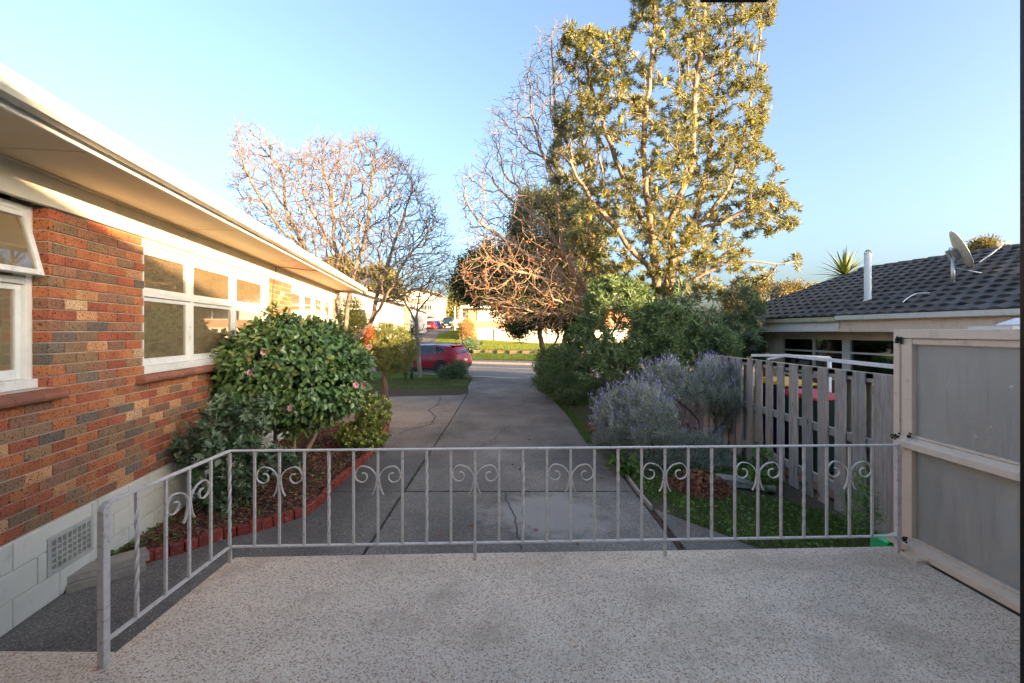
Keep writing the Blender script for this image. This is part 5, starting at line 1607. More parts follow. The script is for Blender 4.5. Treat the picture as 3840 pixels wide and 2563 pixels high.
# ------------------------------------------------------------------ generic shrubs
def shrub(name, label, cat, poly, depth, ry, n, leafm, nl, L, W, base_d, rt=.004, rb=.03, bark_m=None, spread=(20, 120), bf=.3, step=.18, lump=1.0, seed=1, stems=3, rich=False, upw=.3, jit=.05, droop=0, group=None, crown='foliage', edge=.4):
    base = D(base_d[0], base_d[1], depth); base.z = max(0, H(base.x, base.y))
    g = Grow(base); T = fill(poly, depth, n, ry, .0, edge, lump, seed)
    cen = T.mean(0)
    for k in range(stems):
        a = random.Random(seed * 7 + k); e = cen + np.array([a.uniform(-.5, .5) * np.ptp(T[:, 0]) * .5, a.uniform(-.5, .5) * ry, 0]); g.limb([base, (np.array(base) * .5 + e * .5 + [0, 0, .1]), e], step)
    g.grow(T, bf, step, .015, .35, .1)
    t, off = plant(name, label, cat, base, g, rt, rb, bark_m or m_bark_m, .012, group)
    ti = np.array(g.tips)
    V, Fc = rosette(g.p[ti], unit(g.d[ti] + [0, 0, upw]), nl, L, W, spread, .12, rich, .1, droop, jit)
    o = add_leafobj(crown, V, Fc, leafm, t, off)
    return t, g, off


m_bay = leafmat('olive_leaf', [(.065, .135, .065), (.09, .18, .08), (.045, .10, .05), (.15, .24, .10)], .4, .2, back=(.17, .24, .15))
shrub('bay_shrub', 'upright dark leaved shrub in front of the camellia inside the bed edging', 'shrub', [(500, 905), (470, 940), (440, 985), (400, 1020), (405, 1050), (450, 1070), (440, 1100), (500, 1190), (560, 1200), (590, 1110), (640, 1090), (690, 1060), (680, 1040), (600, 1030), (610, 960), (620, 910), (590, 905), (560, 960), (540, 930), (520, 890)], 5.15, .42, 300, m_bay, 17, .085, .032, (550, 1190), .003, .025, spread=(25, 75), step=.12, lump=0, seed=3, stems=6, rich=True, upw=.6, jit=.01, edge=.25)
m_jade = leafmat('jade_leaf', [(.22, .32, .06), (.30, .38, .08), (.16, .25, .05), (.55, .48, .14), (.34, .42, .10)], .35, .12, spec=.5)
shrub('jade_plant', 'yellow green jade plant at the driveway corner of the garden bed', 'plant', [(830, 908), (810, 930), (815, 960), (785, 985), (770, 1010), (800, 1035), (830, 1040), (870, 1035), (890, 1000), (872, 985), (893, 960), (897, 920), (870, 905)], 7.75, .30, 520, m_jade, 14, .048, .038, (835, 1055), .004, .035, m_bark_g, (30, 80), step=.1, lump=0, seed=5, stems=5, rich=True, upw=.8, jit=.004, edge=.2)
# a second small clump of the jade plant touching the rail line
m_conf = leafmat('conifer_spray', [(.09, .17, .04), (.13, .20, .05), (.20, .20, .06), (.07, .14, .035), (.24, .17, .06)], .6, .15)
m_confr = leafmat('rust_spray', [(.28, .08, .03), (.2, .06, .03)], .7, .1)
t, g, off = shrub('conifer', 'small ragged conifer with green and rusty sprays on a twisted trunk behind the camellia', 'tree', [(870, 745), (840, 770), (850, 800), (845, 830), (870, 850), (895, 862), (925, 850), (955, 820), (950, 780), (930, 755), (900, 740)], 13.6, .6, 420, m_conf, 44, .075, .016, (886, 925), .006, .09, m_bark_d, (10, 60), step=.15, lump=0, seed=7, stems=1, upw=.15, jit=.05)
V, Fc = rosette(np.array([D(852 + R.uniform(-12, 12), 775 + R.uniform(-25, 25), 13.3) for _ in range(30)]), np.tile([0, 0, 1.], (30, 1)), 40, .075, .016, (10, 70), .1, False, .1, 0, .05)
add_leafobj('rusty_spray', V, Fc, m_confr, t, off)
shrub('kerb_shrub', 'small round green shrub in front of the parked red car', 'shrub', [(1010, 845), (1003, 860), (1020, 868), (1060, 868), (1072, 850), (1062, 830), (1045, 828), (1030, 838)], 20.3, .5, 200, m_bay, 26, .07, .035, (1040, 872), .006, .04, seed=9, lump=0, step=.15, jit=.07)
m_lav = leafmat('lavender_leaf', [(.34, .38, .29), (.44, .48, .40), (.25, .29, .22), (.50, .54, .46), (.29, .34, .27)], .75, .15)
m_lavf = leafmat('lavender_flower', [(.36, .32, .70), (.46, .42, .80), (.28, .23, .56), (.52, .50, .80)], .8, .2)
def lavender(label, poly, depth, ry, n, seed, base_d):
    base = D(base_d[0], base_d[1], depth); base.z = 0
    g = Grow(base); T = fill(poly, depth, n, ry, .0, .45, .9, seed)
    g.grow(T, .45, .16, .012, .3, .15)
    t, off = plant('lavender_bush', label, 'bush', base, g, .0022, .03, m_bark_d, .009, k2=3)
    ti = np.array(g.tips); tp = g.p[ti]; d_ = unit(unit(g.d[ti]) * .8 + [0, 0, .7] + NR.normal(size=(len(ti), 3)) * .15)
    V, Fc = rosette(tp, d_, 38, .055, .0075, (10, 60), .16, False, .1, 0, .022)
    add_leafobj('foliage', V, Fc, m_lav, t, off)
    # long flower stalks on the upper shell
    zc = np.percentile(tp[:, 2], 35); sel = (tp[:, 2] > zc) & (NR.rand(len(tp)) < .5)
    st = tp[sel]; st = np.repeat(st, 2, 0) + NR.normal(size=(len(st) * 2, 3)) * .03
    sdv = unit(np.array([0, 0, 1.0]) + NR.normal(size=st.shape) * .28 + (st - np.array(base)) * [.25, .25, 0]); Ls = NR.uniform(.08, .19, len(st))
    V1, F1 = leaves(st, sdv, NR.normal(size=st.shape), Ls, .005, False, 0)
    e = st + sdv * Ls[:, None]; V2 = []
    vs2, fs2 = [], []
    for ax in (0, 1):
        Va, Fa = leaves(e - sdv * .012, sdv, NR.normal(size=st.shape), .045 * NR.uniform(.7, 1.3, len(e)), .016, False, 0)
        vs2.append(Va); fs2.append(Fa[0] + sum(len(v) for v in vs2[:-1]))
    add_leafobj('flower_stalks', V1, F1, m_lav, t, off)['kind'] = 'stuff'
    add_leafobj('flowers', np.concatenate(vs2), [np.concatenate(fs2)], m_lavf, t, off)['kind'] = 'stuff'
lavender('low front lavender bush with purple spikes spilling toward the driveway edge', [(1400, 905), (1360, 930), (1350, 970), (1352, 1010), (1380, 1040), (1480, 1075), (1560, 1100), (1640, 1095), (1690, 1060), (1710, 1010), (1660, 980), (1580, 950), (1520, 905), (1460, 880)], 7.0, .85, 1400, 51, (1520, 1085))
lavender('taller rounded lavender bush against the paling fence', [(1480, 850), (1470, 900), (1520, 950), (1600, 1000), (1680, 980), (1725, 930), (1715, 880), (1680, 840), (1620, 822), (1540, 830)], 7.9, .6, 950, 52, (1610, 1040))

m_ole = leafmat('long_dark_leaf', [(.12, .20, .08), (.16, .25, .10), (.085, .15, .06), (.22, .29, .11)], .42, .2)
shrub('oleander_shrub', 'tall multi stemmed dark shrub in shade left of the banksia trunk', 'shrub', [(1340, 680), (1315, 740), (1290, 810), (1290, 880), (1330, 925), (1400, 935), (1480, 925), (1515, 860), (1510, 760), (1490, 670), (1430, 635), (1370, 645)], 10.8, 1.1, 860, m_ole, 22, .15, .028, (1425, 935), .005, .05, spread=(20, 80), seed=12, lump=.9, stems=9, upw=.4, jit=.03, edge=.6)
shrub('oleander_shrub', 'dark leafy shrub below the banksia trunk directly behind the taller lavender', 'shrub', [(1490, 700), (1490, 800), (1500, 870), (1560, 900), (1640, 890), (1690, 840), (1700, 790), (1660, 750), (1600, 725), (1540, 700)], 10.2, .7, 560, m_ole, 22, .14, .028, (1570, 935), .005, .04, spread=(20, 80), seed=13, lump=.7, stems=7, upw=.4, jit=.03, edge=.6)
m_gc = leafmat('small_dark_leaf', [(.12, .21, .075), (.16, .26, .09), (.085, .15, .06), (.24, .33, .10)], .5, .2)
shrub('ground_shrub', 'low spreading green shrub along the far right edge of the driveway', 'shrub', [(1232, 855), (1225, 875), (1250, 900), (1290, 930), (1340, 940), (1360, 900), (1340, 850), (1320, 810), (1280, 800), (1250, 820)], 13.6, 1.3, 560, m_gc, 24, .07, .035, (1290, 925), .004, .03, seed=14, lump=1.1, stems=7, jit=.08, edge=.5)
shrub('ground_shrub', 'leafy low shrub at the driveway mouth beside the road, right side', 'shrub', [(1230, 815), (1228, 850), (1240, 872), (1290, 880), (1330, 860), (1330, 810), (1290, 790), (1250, 800)], 17.6, 1.6, 420, m_gc, 26, .08, .04, (1275, 885), .005, .03, seed=15, lump=.9, stems=6, jit=.1, edge=.5)
shrub('hedge_shrub', 'dense dark green bush over the paling fence at the neighbour wall corner', 'shrub', [(1640, 735), (1640, 815), (1745, 815), (1748, 760), (1735, 740), (1690, 730)], 12.4, .6, 260, m_gc, 30, .09, .045, (1700, 900), .006, .05, seed=16, lump=.5, stems=4, jit=.08)
m_gold = leafmat('golden_leaf', [(.20, .17, .05), (.26, .21, .06), (.14, .14, .04), (.30, .22, .07)], .6, .25)
shrub('golden_hedge', 'golden lit hedge showing above the neighbour roof end', 'hedge', [(1660, 670), (1690, 650), (1740, 640), (1790, 650), (1840, 650), (1885, 665), (1880, 720), (1660, 720)], 19.5, 1.2, 420, m_gold, 22, .13, .05, (1760, 860), .008, .1, seed=17, lump=.4, stems=5, jit=.12, edge=.7)
shrub('golden_tree', 'rounded golden treetop showing over the neighbour roof ridge behind the dish', 'tree', [(2222, 575), (2240, 556), (2262, 548), (2280, 560), (2290, 590), (2225, 600)], 30, 1.2, 200, m_gold, 26, .2, .06, (2250, 870), .01, .16, seed=18, lump=0, stems=2, jit=.16)
m_yel = leafmat('yellow_leaf', [(.45, .40, .05), (.55, .47, .07), (.36, .34, .06), (.5, .38, .08)], .6, .3)
shrub('yellow_hedge', 'bright yellow green hedge beyond the far corner of the brick house', 'hedge', [(765, 690), (765, 780), (830, 790), (860, 760), (830, 700), (800, 680)], 26, 1.0, 260, m_yel, 34, .10, .07, (800, 800), .01, .08, seed=19, lump=.3, stems=4, jit=.16)
m_fargreen = leafmat('distant_leaf', [(.14, .16, .05), (.20, .20, .06), (.10, .13, .04), (.26, .22, .07)], .7, .25)
for k, (pl, dep, lab) in enumerate((
    ([(815, 640), (830, 620), (870, 610), (905, 625), (930, 640), (935, 690), (820, 690)], 75, 'broad golden treetop behind the grey gabled house across the road'),
    ([(1005, 690), (1020, 660), (1050, 655), (1080, 690), (1090, 740), (1050, 745), (1020, 730)], 92, 'distant green tree behind the parked van on the rise'),
    ([(1060, 640), (1075, 610), (1110, 600), (1140, 640), (1140, 720), (1075, 725)], 62, 'sunlit tree standing between the pole and the white walled house'),
    ([(735, 600), (760, 590), (800, 600), (820, 640), (760, 660)], 82, 'far tree glimpsed through the bare branches by the gutter end'))):
    shrub('distant_tree', lab, 'tree', pl, dep, 3.0, 260, m_fargreen, 26, .5, .28, ((pl[0][0] + pl[-1][0]) / 2, 760), .03, .35, seed=30 + k, lump=.25, stems=2, step=.9, jit=.45, edge=1.6)
m_dry = leafmat('dry_grass_leaf', [(.42, .25, .09), (.50, .32, .12), (.30, .18, .07), (.36, .26, .10)], .7, .25)
shrub('dry_bush', 'orange brown dry bush at the top of the grass bank beside the uphill drive', 'bush', [(1050, 745), (1060, 732), (1080, 735), (1092, 760), (1095, 790), (1078, 800), (1062, 780)], 42, .8, 260, m_dry, 30, .14, .05, (1075, 800), .008, .06, seed=21, lump=0, stems=5, jit=.14)
shrub('dry_bush', 'greener drooping bush at the foot of the grass bank by the retaining wall', 'bush', [(1062, 775), (1095, 780), (1103, 810), (1085, 816), (1062, 812)], 36.5, .6, 180, m_bay, 30, .18, .04, (1082, 814), .008, .05, seed=22, lump=0, stems=5, jit=.1)
# flax and cabbage tree style plants: every long leaf is its own part
m_flax = leafmat('sword_leaf', [(.10, .16, .05), (.14, .20, .07), (.08, .12, .04)], .45, .2)
m_yucca = simple('yucca_leaf', (.24, .26, .06), (.13, .19, .05), .45, 8)
m_cord = simple('cordyline_leaf', (.14, .17, .05), (.09, .13, .045), .5, 9)
m_cordd = simple('hanging_dead_leaf', (.13, .15, .08), (.19, .16, .09), .8, 9)
def sword(b, L, W, sag):
    n = 5; vs_ = []
    for i in range(n + 1):
        t = i / n; w = W * (.5 + .5 * math.sin(math.pi * min(1, t * 1.3 + .1))) * (1 - t ** 4)
        x = L * t; z = -sag * L * t * t
        vs_ += [(x, w / 2, z + w * .15), (x, 0, z), (x, -w / 2, z + w * .15)]
    b.add(vs_, [q for i in range(n) for q in ((3 * i, 3 * i + 1, 3 * i + 4, 3 * i + 3), (3 * i + 1, 3 * i + 2, 3 * i + 5, 3 * i + 4))], 0, True)
def spiky(name, label, base, top, L, W, n, mat, cone=(10, 110), trunk_r=.06, hang=0, hangm=None, hL=.7, seed=0, bark_m=None):
    t = thing(name, label, 'plant', base); rr = random.Random(seed); top = Vector(top) - Vector(base)
    b = MB(); b.tube([(0, 0, -.05), (top.x * .5, top.y * .5 + .02, top.z * .5), tuple(top)], [trunk_r * 1.2, trunk_r, trunk_r * .9], 9); b.build('stem', bark_m or m_bark_d, t)
    mes = []
    for sg in (.03, .14, .3):
        b = MB(); sword(b, L, W, sg); mes.append(b.mesh('leaf', mat, recalc=False))
    for i in range(n):
        a = i * 2.39996; th = math.radians(cone[0] + (cone[1] - cone[0]) * ((i + .5) / n) ** .8 + rr.uniform(-6, 6))
        o = link('leaf', mes[min(2, int(3 * i / n))], t, top + Vector((0, 0, rr.uniform(-.1, .05))))
        o.rotation_euler = (0, -(math.pi / 2 - th), a); o.rotation_mode = 'XYZ'; s = rr.uniform(.75, 1.1); o.scale = (s, 1, s)
    if hang:
        b = MB(); sword(b, hL, W, .1); mh = b.mesh('dead_leaf', hangm, recalc=False)
        for i in range(hang):
            o = link('dead_leaf', mh, t, top + Vector((0, 0, -.05 - rr.random() * .25))); o.rotation_euler = (0, math.radians(rr.uniform(50, 84)), rr.random() * 6.28)
    return t
by = D(1938, 640, 17.0); by0 = Vector((by.x, by.y, 0))
spiky('yucca', 'spiky yucca head rising beside the white flue above the roof', by0, by + Vector((0, 0, .15)), 1.15, .085, 90, m_yucca, (5, 115), .09, seed=1)
bc = D(944, 768, 20.2); spiky('cabbage_tree', 'young cabbage tree with upright sword leaves left of the parked red car', Vector((bc.x, bc.y, 0)), bc, .72, .04, 46, m_cord, (3, 75), .05, 60, m_cordd, .95, seed=2)
bf_ = D(930, 862, 19.4); spiky('flax_clump', 'drooping grassy flax clump at the foot of the cabbage tree', Vector((bf_.x, bf_.y, 0)), Vector((bf_.x, bf_.y, .25)), 1.05, .03, 70, m_cord, (5, 70), .05, seed=3)
# thin sapling with lichened stem by the car
base = D(962, 868, 20.9); base.z = 0
g_ = Grow(base); DS = lambda x, y, dy=0: D(x, y, 20.9 + dy)
g_.limb([base, DS(960, 800), DS(955, 740), DS(960, 690), DS(972, 640)], .3, .015)
g_.limb([DS(955, 740), DS(925, 690), DS(900, 660)], .3, .015); g_.limb([DS(957, 720), DS(985, 680), DS(1000, 640)], .3, .015)
g_.grow(fill([(880, 640), (870, 700), (900, 760), (960, 800), (1000, 790), (1020, 720), (1025, 650), (990, 610), (930, 610)], 20.9, 330, .9, 0, .6, 0, 61), .3, .25, .04, .3, .05)
sp, off = plant('sapling', 'thin lichen covered sapling with bare drooping twigs by the parked red car', 'tree', base, g_, .006, .10, m_bark_g, .02, k2=3)
ti = np.array(g_.tips); sel = NR.rand(len(ti)) < .35
V1, F1 = rosette(g_.p[ti][sel], g_.d[ti][sel], 3, .07, .04, (40, 120), .1, False, .1, .3, .05)
add_leafobj('leaves', V1, F1, m_ever, sp, off)
# climbing weed on the fence
shrub('fern_weed', 'feathery light green weed climbing the palings beside the deck corner', 'plant', [(1955, 1085), (1945, 1150), (1930, 1200), (1960, 1225), (2020, 1200), (2010, 1150), (1985, 1130), (1990, 1090), (1985, 1060)], 4.35, .12, 130, m_weed, 12, .035, .012, (1960, 1225), .0015, .006, seed=23, lump=0, stems=3, step=.08, jit=.02, edge=.1)
shrub('broad_weed', 'tall leafy green weed growing in front of the palings behind the log', 'plant', [(1740, 1030), (1720, 1070), (1740, 1120), (1770, 1130), (1785, 1080), (1770, 1030)], 5.9, .12, 30, m_weed, 5, .10, .065, (1762, 1160), .002, .008, seed=24, lump=0, stems=2, step=.1, jit=.03, rich=True, edge=.1)
shrub('marsh_weed', 'broad leaved weed under the front edge of the low lavender', 'plant', [(1400, 1050), (1395, 1080), (1450, 1090), (1480, 1060), (1440, 1040)], 6.55, .15, 26, m_weed, 5, .09, .06, (1440, 1100), .002, .008, seed=25, lump=0, stems=2, step=.1, jit=.03, rich=True, edge=.1)

# ------------------------------------------------------------------ retaining wall across the road
rw = thing('retaining_wall', 'low stepped timber retaining wall below the sunlit lawn', 'retaining wall', (0, 34.6, 0), math.atan(-.4))
k_ = math.cos(math.atan(.4))
def rl(x): # world height along the wall
    return H(x, 34.45 - .4 * x)
xx = -3.0; rr = random.Random(2); ii = 0
while xx < 9:
    z0 = .36 - .02 * ii * 0
    for q in range(2):
        o = link('board', MB().box((0, 0, 0), (1.02, .05, .145)).mesh('board', m_timber_ret, bevel=.005), rw, (xx / k_ + .5, 0, z0 + .09 + .15 * q)) if ii == 0 else link('board', bpy.data.meshes['board'], rw, (xx / k_ + .5, 0, z0 + .09 + .15 * q))
        if ii == 0 and q == 0: rwme = o.data
        else: o.data = rwme
    MB().box((0, -.07, 0), (.10, .10, .36)).build('post', m_post_dark, rw).location = (xx / k_, 0, z0 + .14)
    xx += .95; ii += 1

# ------------------------------------------------------------------ buildings across the road
m_fw = simple('far_white_wall', (.80, .74, .66), (.74, .68, .60), .7, 2)
m_fg = simple('far_grey_cladding', (.52, .50, .47), (.46, .44, .42), .7, 2)
m_fdark = simple('far_window', (.06, .06, .065), rough=.2)
m_froof = simple('far_roof', (.38, .34, .31), (.3, .27, .25), .6, 2)
m_fbrick = simple('far_brick', (.48, .29, .19), (.42, .24, .15), .8, 3)
def win(par, x0, x1, z0, z1, y, mat=None):
    f = MB(); f.mm((x0, y - .03, z0), (x1, y + .02, z0 + .06)); f.mm((x0, y - .03, z1 - .06), (x1, y + .02, z1)); f.mm((x0, y - .03, z0 + .06), (x0 + .07, y + .02, z1 - .06)); f.mm((x1 - .07, y - .03, z0 + .06), (x1, y + .02, z1 - .06)); f.mm(((x0 + x1) / 2 - .03, y - .025, z0 + .06), ((x0 + x1) / 2 + .03, y + .02, z1 - .06))
    o = f.build('window', m_white, par); MB().mm((x0 + .05, y - .008, z0 + .05), (x1 - .05, y - .003, z1 - .05)).build('pane', mat or m_fdark, o)
# house with white base to the right
hr = thing('brick_bungalow', 'sunlit bungalow with white base and brick band across the road', 'house', (0, 46.5, 0), -.06)
b = MB(); b.mm((-4.6, 0, -.2), (13, 6, 2.48)); b.build('base_wall', m_fw, hr)
me_fp = MB().box((0, 0, 0), (.05, .03, 1.9)).mesh('downpipe', m_fw)
b = MB(); b.mm((-4.5, -.012, 2.48), (13, 6, 3.2)); b.build('brick_wall', m_fbrick, hr)
b = MB(); b.mm((-4.5, .1, 3.2), (-3.7, 6, 4.55)); b.mm((-.6, .1, 3.2), (1.4, 6, 4.55)); b.mm((-3.7, 2, 3.2), (13, 6, 4.55)); b.build('upper_wall', m_fbrick, hr)
win(hr, -3.6, -.7, 3.2, 4.5, .1, m_curtain); win(hr, 1.5, 4.4, 3.2, 4.5, .1, m_curtain); win(hr, 5, 8, 3.2, 4.5, .1)
b = MB(); b.box((4, 3, 4.6), (18.4, 7.6, .2)); b.build('eave', m_white, hr)
b = MB(); roofpoly(b, 0, 4.7, -.8, 6.8, -5.2, 13.2, 0) if False else b.add([(-5.2, -.8, 4.7), (13.2, -.8, 4.7), (13.2, 6.8, 4.7), (-5.2, 6.8, 4.7), (-1.5, 3, 6.0), (9.5, 3, 6.0)], [(0, 1, 5, 4), (1, 2, 5), (2, 3, 4, 5), (3, 0, 4)]); b.build('roof', m_froof, hr)
b = MB(); b.mm((-5.4, -.3, 3.0), (-5.1, 0, 4.5)); b.build('porch_post', m_white, hr)
for x_ in (-1.8, .9, 3.6): MB().box((x_, -.05, 1.4), (.07, .07, 2.0)).build('downpipe', m_fdark if x_ < 0 else m_fw, hr)
# small white shed left of it
sh = thing('shed', 'small pale shed with shutters left of the bungalow', 'shed', (-6.85, 62, 2.1))
b = MB(); b.mm((0, 0, 0), (3, 3, 2.2)); b.build('wall', m_fw, sh); b = MB(); b.box((1.5, 1.5, 2.3), (3.5, 3.5, .15)); b.build('roof', m_froof, sh)
me_l = MB().box((0, -.02, 0), (2.2, .03, .06)).mesh('louvre', m_fg)
for i in range(6): link('louvre', me_l, sh, (1.5, 0, .8 + .18 * i))
# grey gabled house behind the bare tree
A0 = P(1350, 1230, 46)
ha = thing('gabled_house', 'grey gabled house with tall windows behind the bare tree', 'house', (A0.x, 46, 2.0 - .6), .12)
z_ = ha.location.z
b = MB(); b.add([(-7, 0, 0), (4.4, 0, 0), (4.4, 0, 3.6), (-1.3, 0, 5.2), (-7, 0, 3.9), (-7, 9, 0), (4.4, 9, 0), (4.4, 9, 3.6), (-1.3, 9, 5.2), (-7, 9, 3.9)], [(0, 1, 2, 3, 4), (9, 8, 7, 6, 5), (0, 5, 6, 1), (1, 6, 7, 2), (4, 9, 5, 0)]); b.build('wall', m_fw, ha)
b = MB(); b.bar((-1.3, 4.4, 5.3), (5.1, 4.4, 3.5), 10, .14); b.bar((-1.3, 4.4, 5.3), (-7.8, 4.4, 3.9), 10, .14); b.build('roof', m_froof, ha)
b = MB(); b.bar((-1.3, -.62, 5.2), (5.1, -.62, 3.4), .06, .34); b.bar((-1.3, -.62, 5.2), (-7.8, -.62, 3.8), .06, .34); b.build('barge_board', m_fg, ha)
b = MB(); b.add([(-4, -.02, 3.2), (4.0, -.02, 3.2), (-1.3, -.02, 4.6)], [(0, 1, 2)]); b.build('gable_panel', m_fg, ha)
for x_ in (-3.2, -.9, 1.2, 2.9): win(ha, x_, x_ + 1.5, 1.2, 3.0, -.01, m_curtain if x_ > 0 else None)
b = MB(); b.mm((4.42, -.1, 0), (4.9, .5, 3.2)); b.build('chimney', m_fbrick, ha)
b = MB(); b.mm((-7, -.9, 0), (4.9, -.5, 1.0)); b.build('garden_wall', m_fw, ha)
# garage with lean roof
G0 = P(1530, 1225, 58)
G0 = P(1522, 1225, 58)
ga = thing('garage', 'low cream garage with sloping roof between the gabled house and two storey house', 'garage', (G0.x, 58, 1.9), .1)
b = MB(); b.add([(-.6, 0, 0), (2.0, 0, 0), (2.0, 0, 2.9), (-.6, 0, 3.9), (-.6, 7, 0), (2.0, 7, 0), (2.0, 7, 2.9), (-.6, 7, 3.9)], [(0, 1, 2, 3), (7, 6, 5, 4), (0, 4, 5, 1), (1, 5, 6, 2), (3, 7, 4, 0)]); b.build('wall', m_fw, ga)
b = MB(); b.bar((-.9, 3.3, 4.12), (2.5, 3.3, 2.78), 7.6, .15); b.build('roof', m_froof, ga)
b = MB(); b.mm((.2, -.04, 0), (1.7, 0, 2.1)); b.build('door', m_fg, ga)
# two storey house
B0 = P(1490, 1200, 84)
hb = thing('two_storey_house', 'tall white two storey house with low gable on the hill', 'house', (B0.x, 84, 2.6), .05)
W_ = 8.4
b = MB(); b.add([(0, 0, 0), (W_, 0, 0), (W_, 0, 6.0), (W_ - .5, 0, 6.4), (W_ * .53, 0, 7.25), (0, 0, 6.4), (0, 9, 0), (W_, 9, 0), (W_, 9, 6.0), (W_ - .5, 9, 6.4), (W_ * .53, 9, 7.25), (0, 9, 6.4)], [(0, 1, 2, 3, 4, 5), (11, 10, 9, 8, 7, 6), (0, 6, 7, 1), (1, 7, 8, 2), (5, 11, 6, 0)]); b.build('wall', m_fw, hb)
b = MB(); b.bar((W_ * .53, 4.2, 7.35), (W_ - .4, 4.2, 6.45), 10, .16); b.bar((W_ - .4, 4.2, 6.45), (W_ + .3, 4.2, 5.9), 10, .16); b.bar((W_ * .53, 4.2, 7.35), (-.5, 4.2, 6.35), 10, .16); b.build('roof', m_froof, hb)
b = MB(); b.add([(-.2, -.01, 5.55), (W_ * .75, -.01, 5.1), (W_ * .83, -1.8, 4.7), (-.2, -1.8, 5.0)], [(0, 1, 2, 3)]); b.mm((-.2, -1.85, 4.6), (W_ * .83, -1.78, 4.9)); b.build('porch_roof', m_froof, hb)
b = MB(); b.mm((0, -1.5, 2.4), (W_ * .8, -.02, 4.6)); b.build('front_wall', m_fw, hb)
win(hb, 4.4, 5.8, 3.0, 4.4, -1.51); win(hb, W_ * .67, W_ * .67 + .9, 2.6, 4.4, -1.52)
b = MB(); b.mm((0, -2.6, 2.3), (W_, -.02, 2.45)); b.build('balcony_floor', m_fw, hb)
me_bp = MB().box((0, 0, .45), (.05, .05, .9)).mesh('baluster', m_white)
for i in range(28): link('baluster', me_bp, hb, (.15 + i * .3, -2.55, 2.45))
b = MB(); b.box((W_ / 2, -2.55, 3.36), (W_, .08, .07)); b.build('handrail', m_white, hb)
# cream back fence between the cars and a pole
bfn = thing('back_fence', 'pale picket fence behind the parked van and hatchback', 'fence', (-12.4, 82, 2.9))
me_bf = MB().box((0, 0, .75), (.16, .03, 1.5)).mesh('picket', m_fw)
for i in range(36): link('picket', me_bf, bfn, (-4 + i * .2, 0, 0))
MB().box((-.4, .04, 1.1), (7.4, .04, .1)).build('rail', m_fw, bfn)
pp = P(1706, 1215, 70); b = MB(); b.tube([(0, 0, -.5), (0, 0, 3.6)], [.12, .09], 10); o = b.build('utility_pole', m_white); o.location = (pp.x, 70, 2.4); tag(o, 'short pale pole standing right of the parked dark van', 'pole')
pp = P(1744, 1100, 66); b = MB(); b.tube([(0, 0, 0), (0, 0, 7.0)], [.09, .06], 8); o = b.build('street_lamp', m_white); o.location = (pp.x, 66, 1.6); tag(o, 'slim grey post among the far green trees', 'pole')
# short marker post at the roadside right
b = MB(); b.tube([(0, 0, 0), (0, 0, .95)], .035, 8); o = b.build('marker_post', m_black); pp = P(2036, 1395, 19.6); o.location = (pp.x, 19.6, 0); tag(o, 'thin black marker post in the shrubs by the road edge', 'post')
# picket row at the right of the bank
bk = thing('bank_fence', 'dark post and wire fence down the edge of the grass bank', 'fence', (0, 0, 0))
for k in range(5):
    y_ = 38 + k * 5.5; x_ = float(np.interp(y_, [36, 72], [-4.3, -6.8])) + .1
    MB().box((x_, y_, H(x_, y_) + .55), (.1, .1, 1.2)).build('post', m_post_dark, bk)

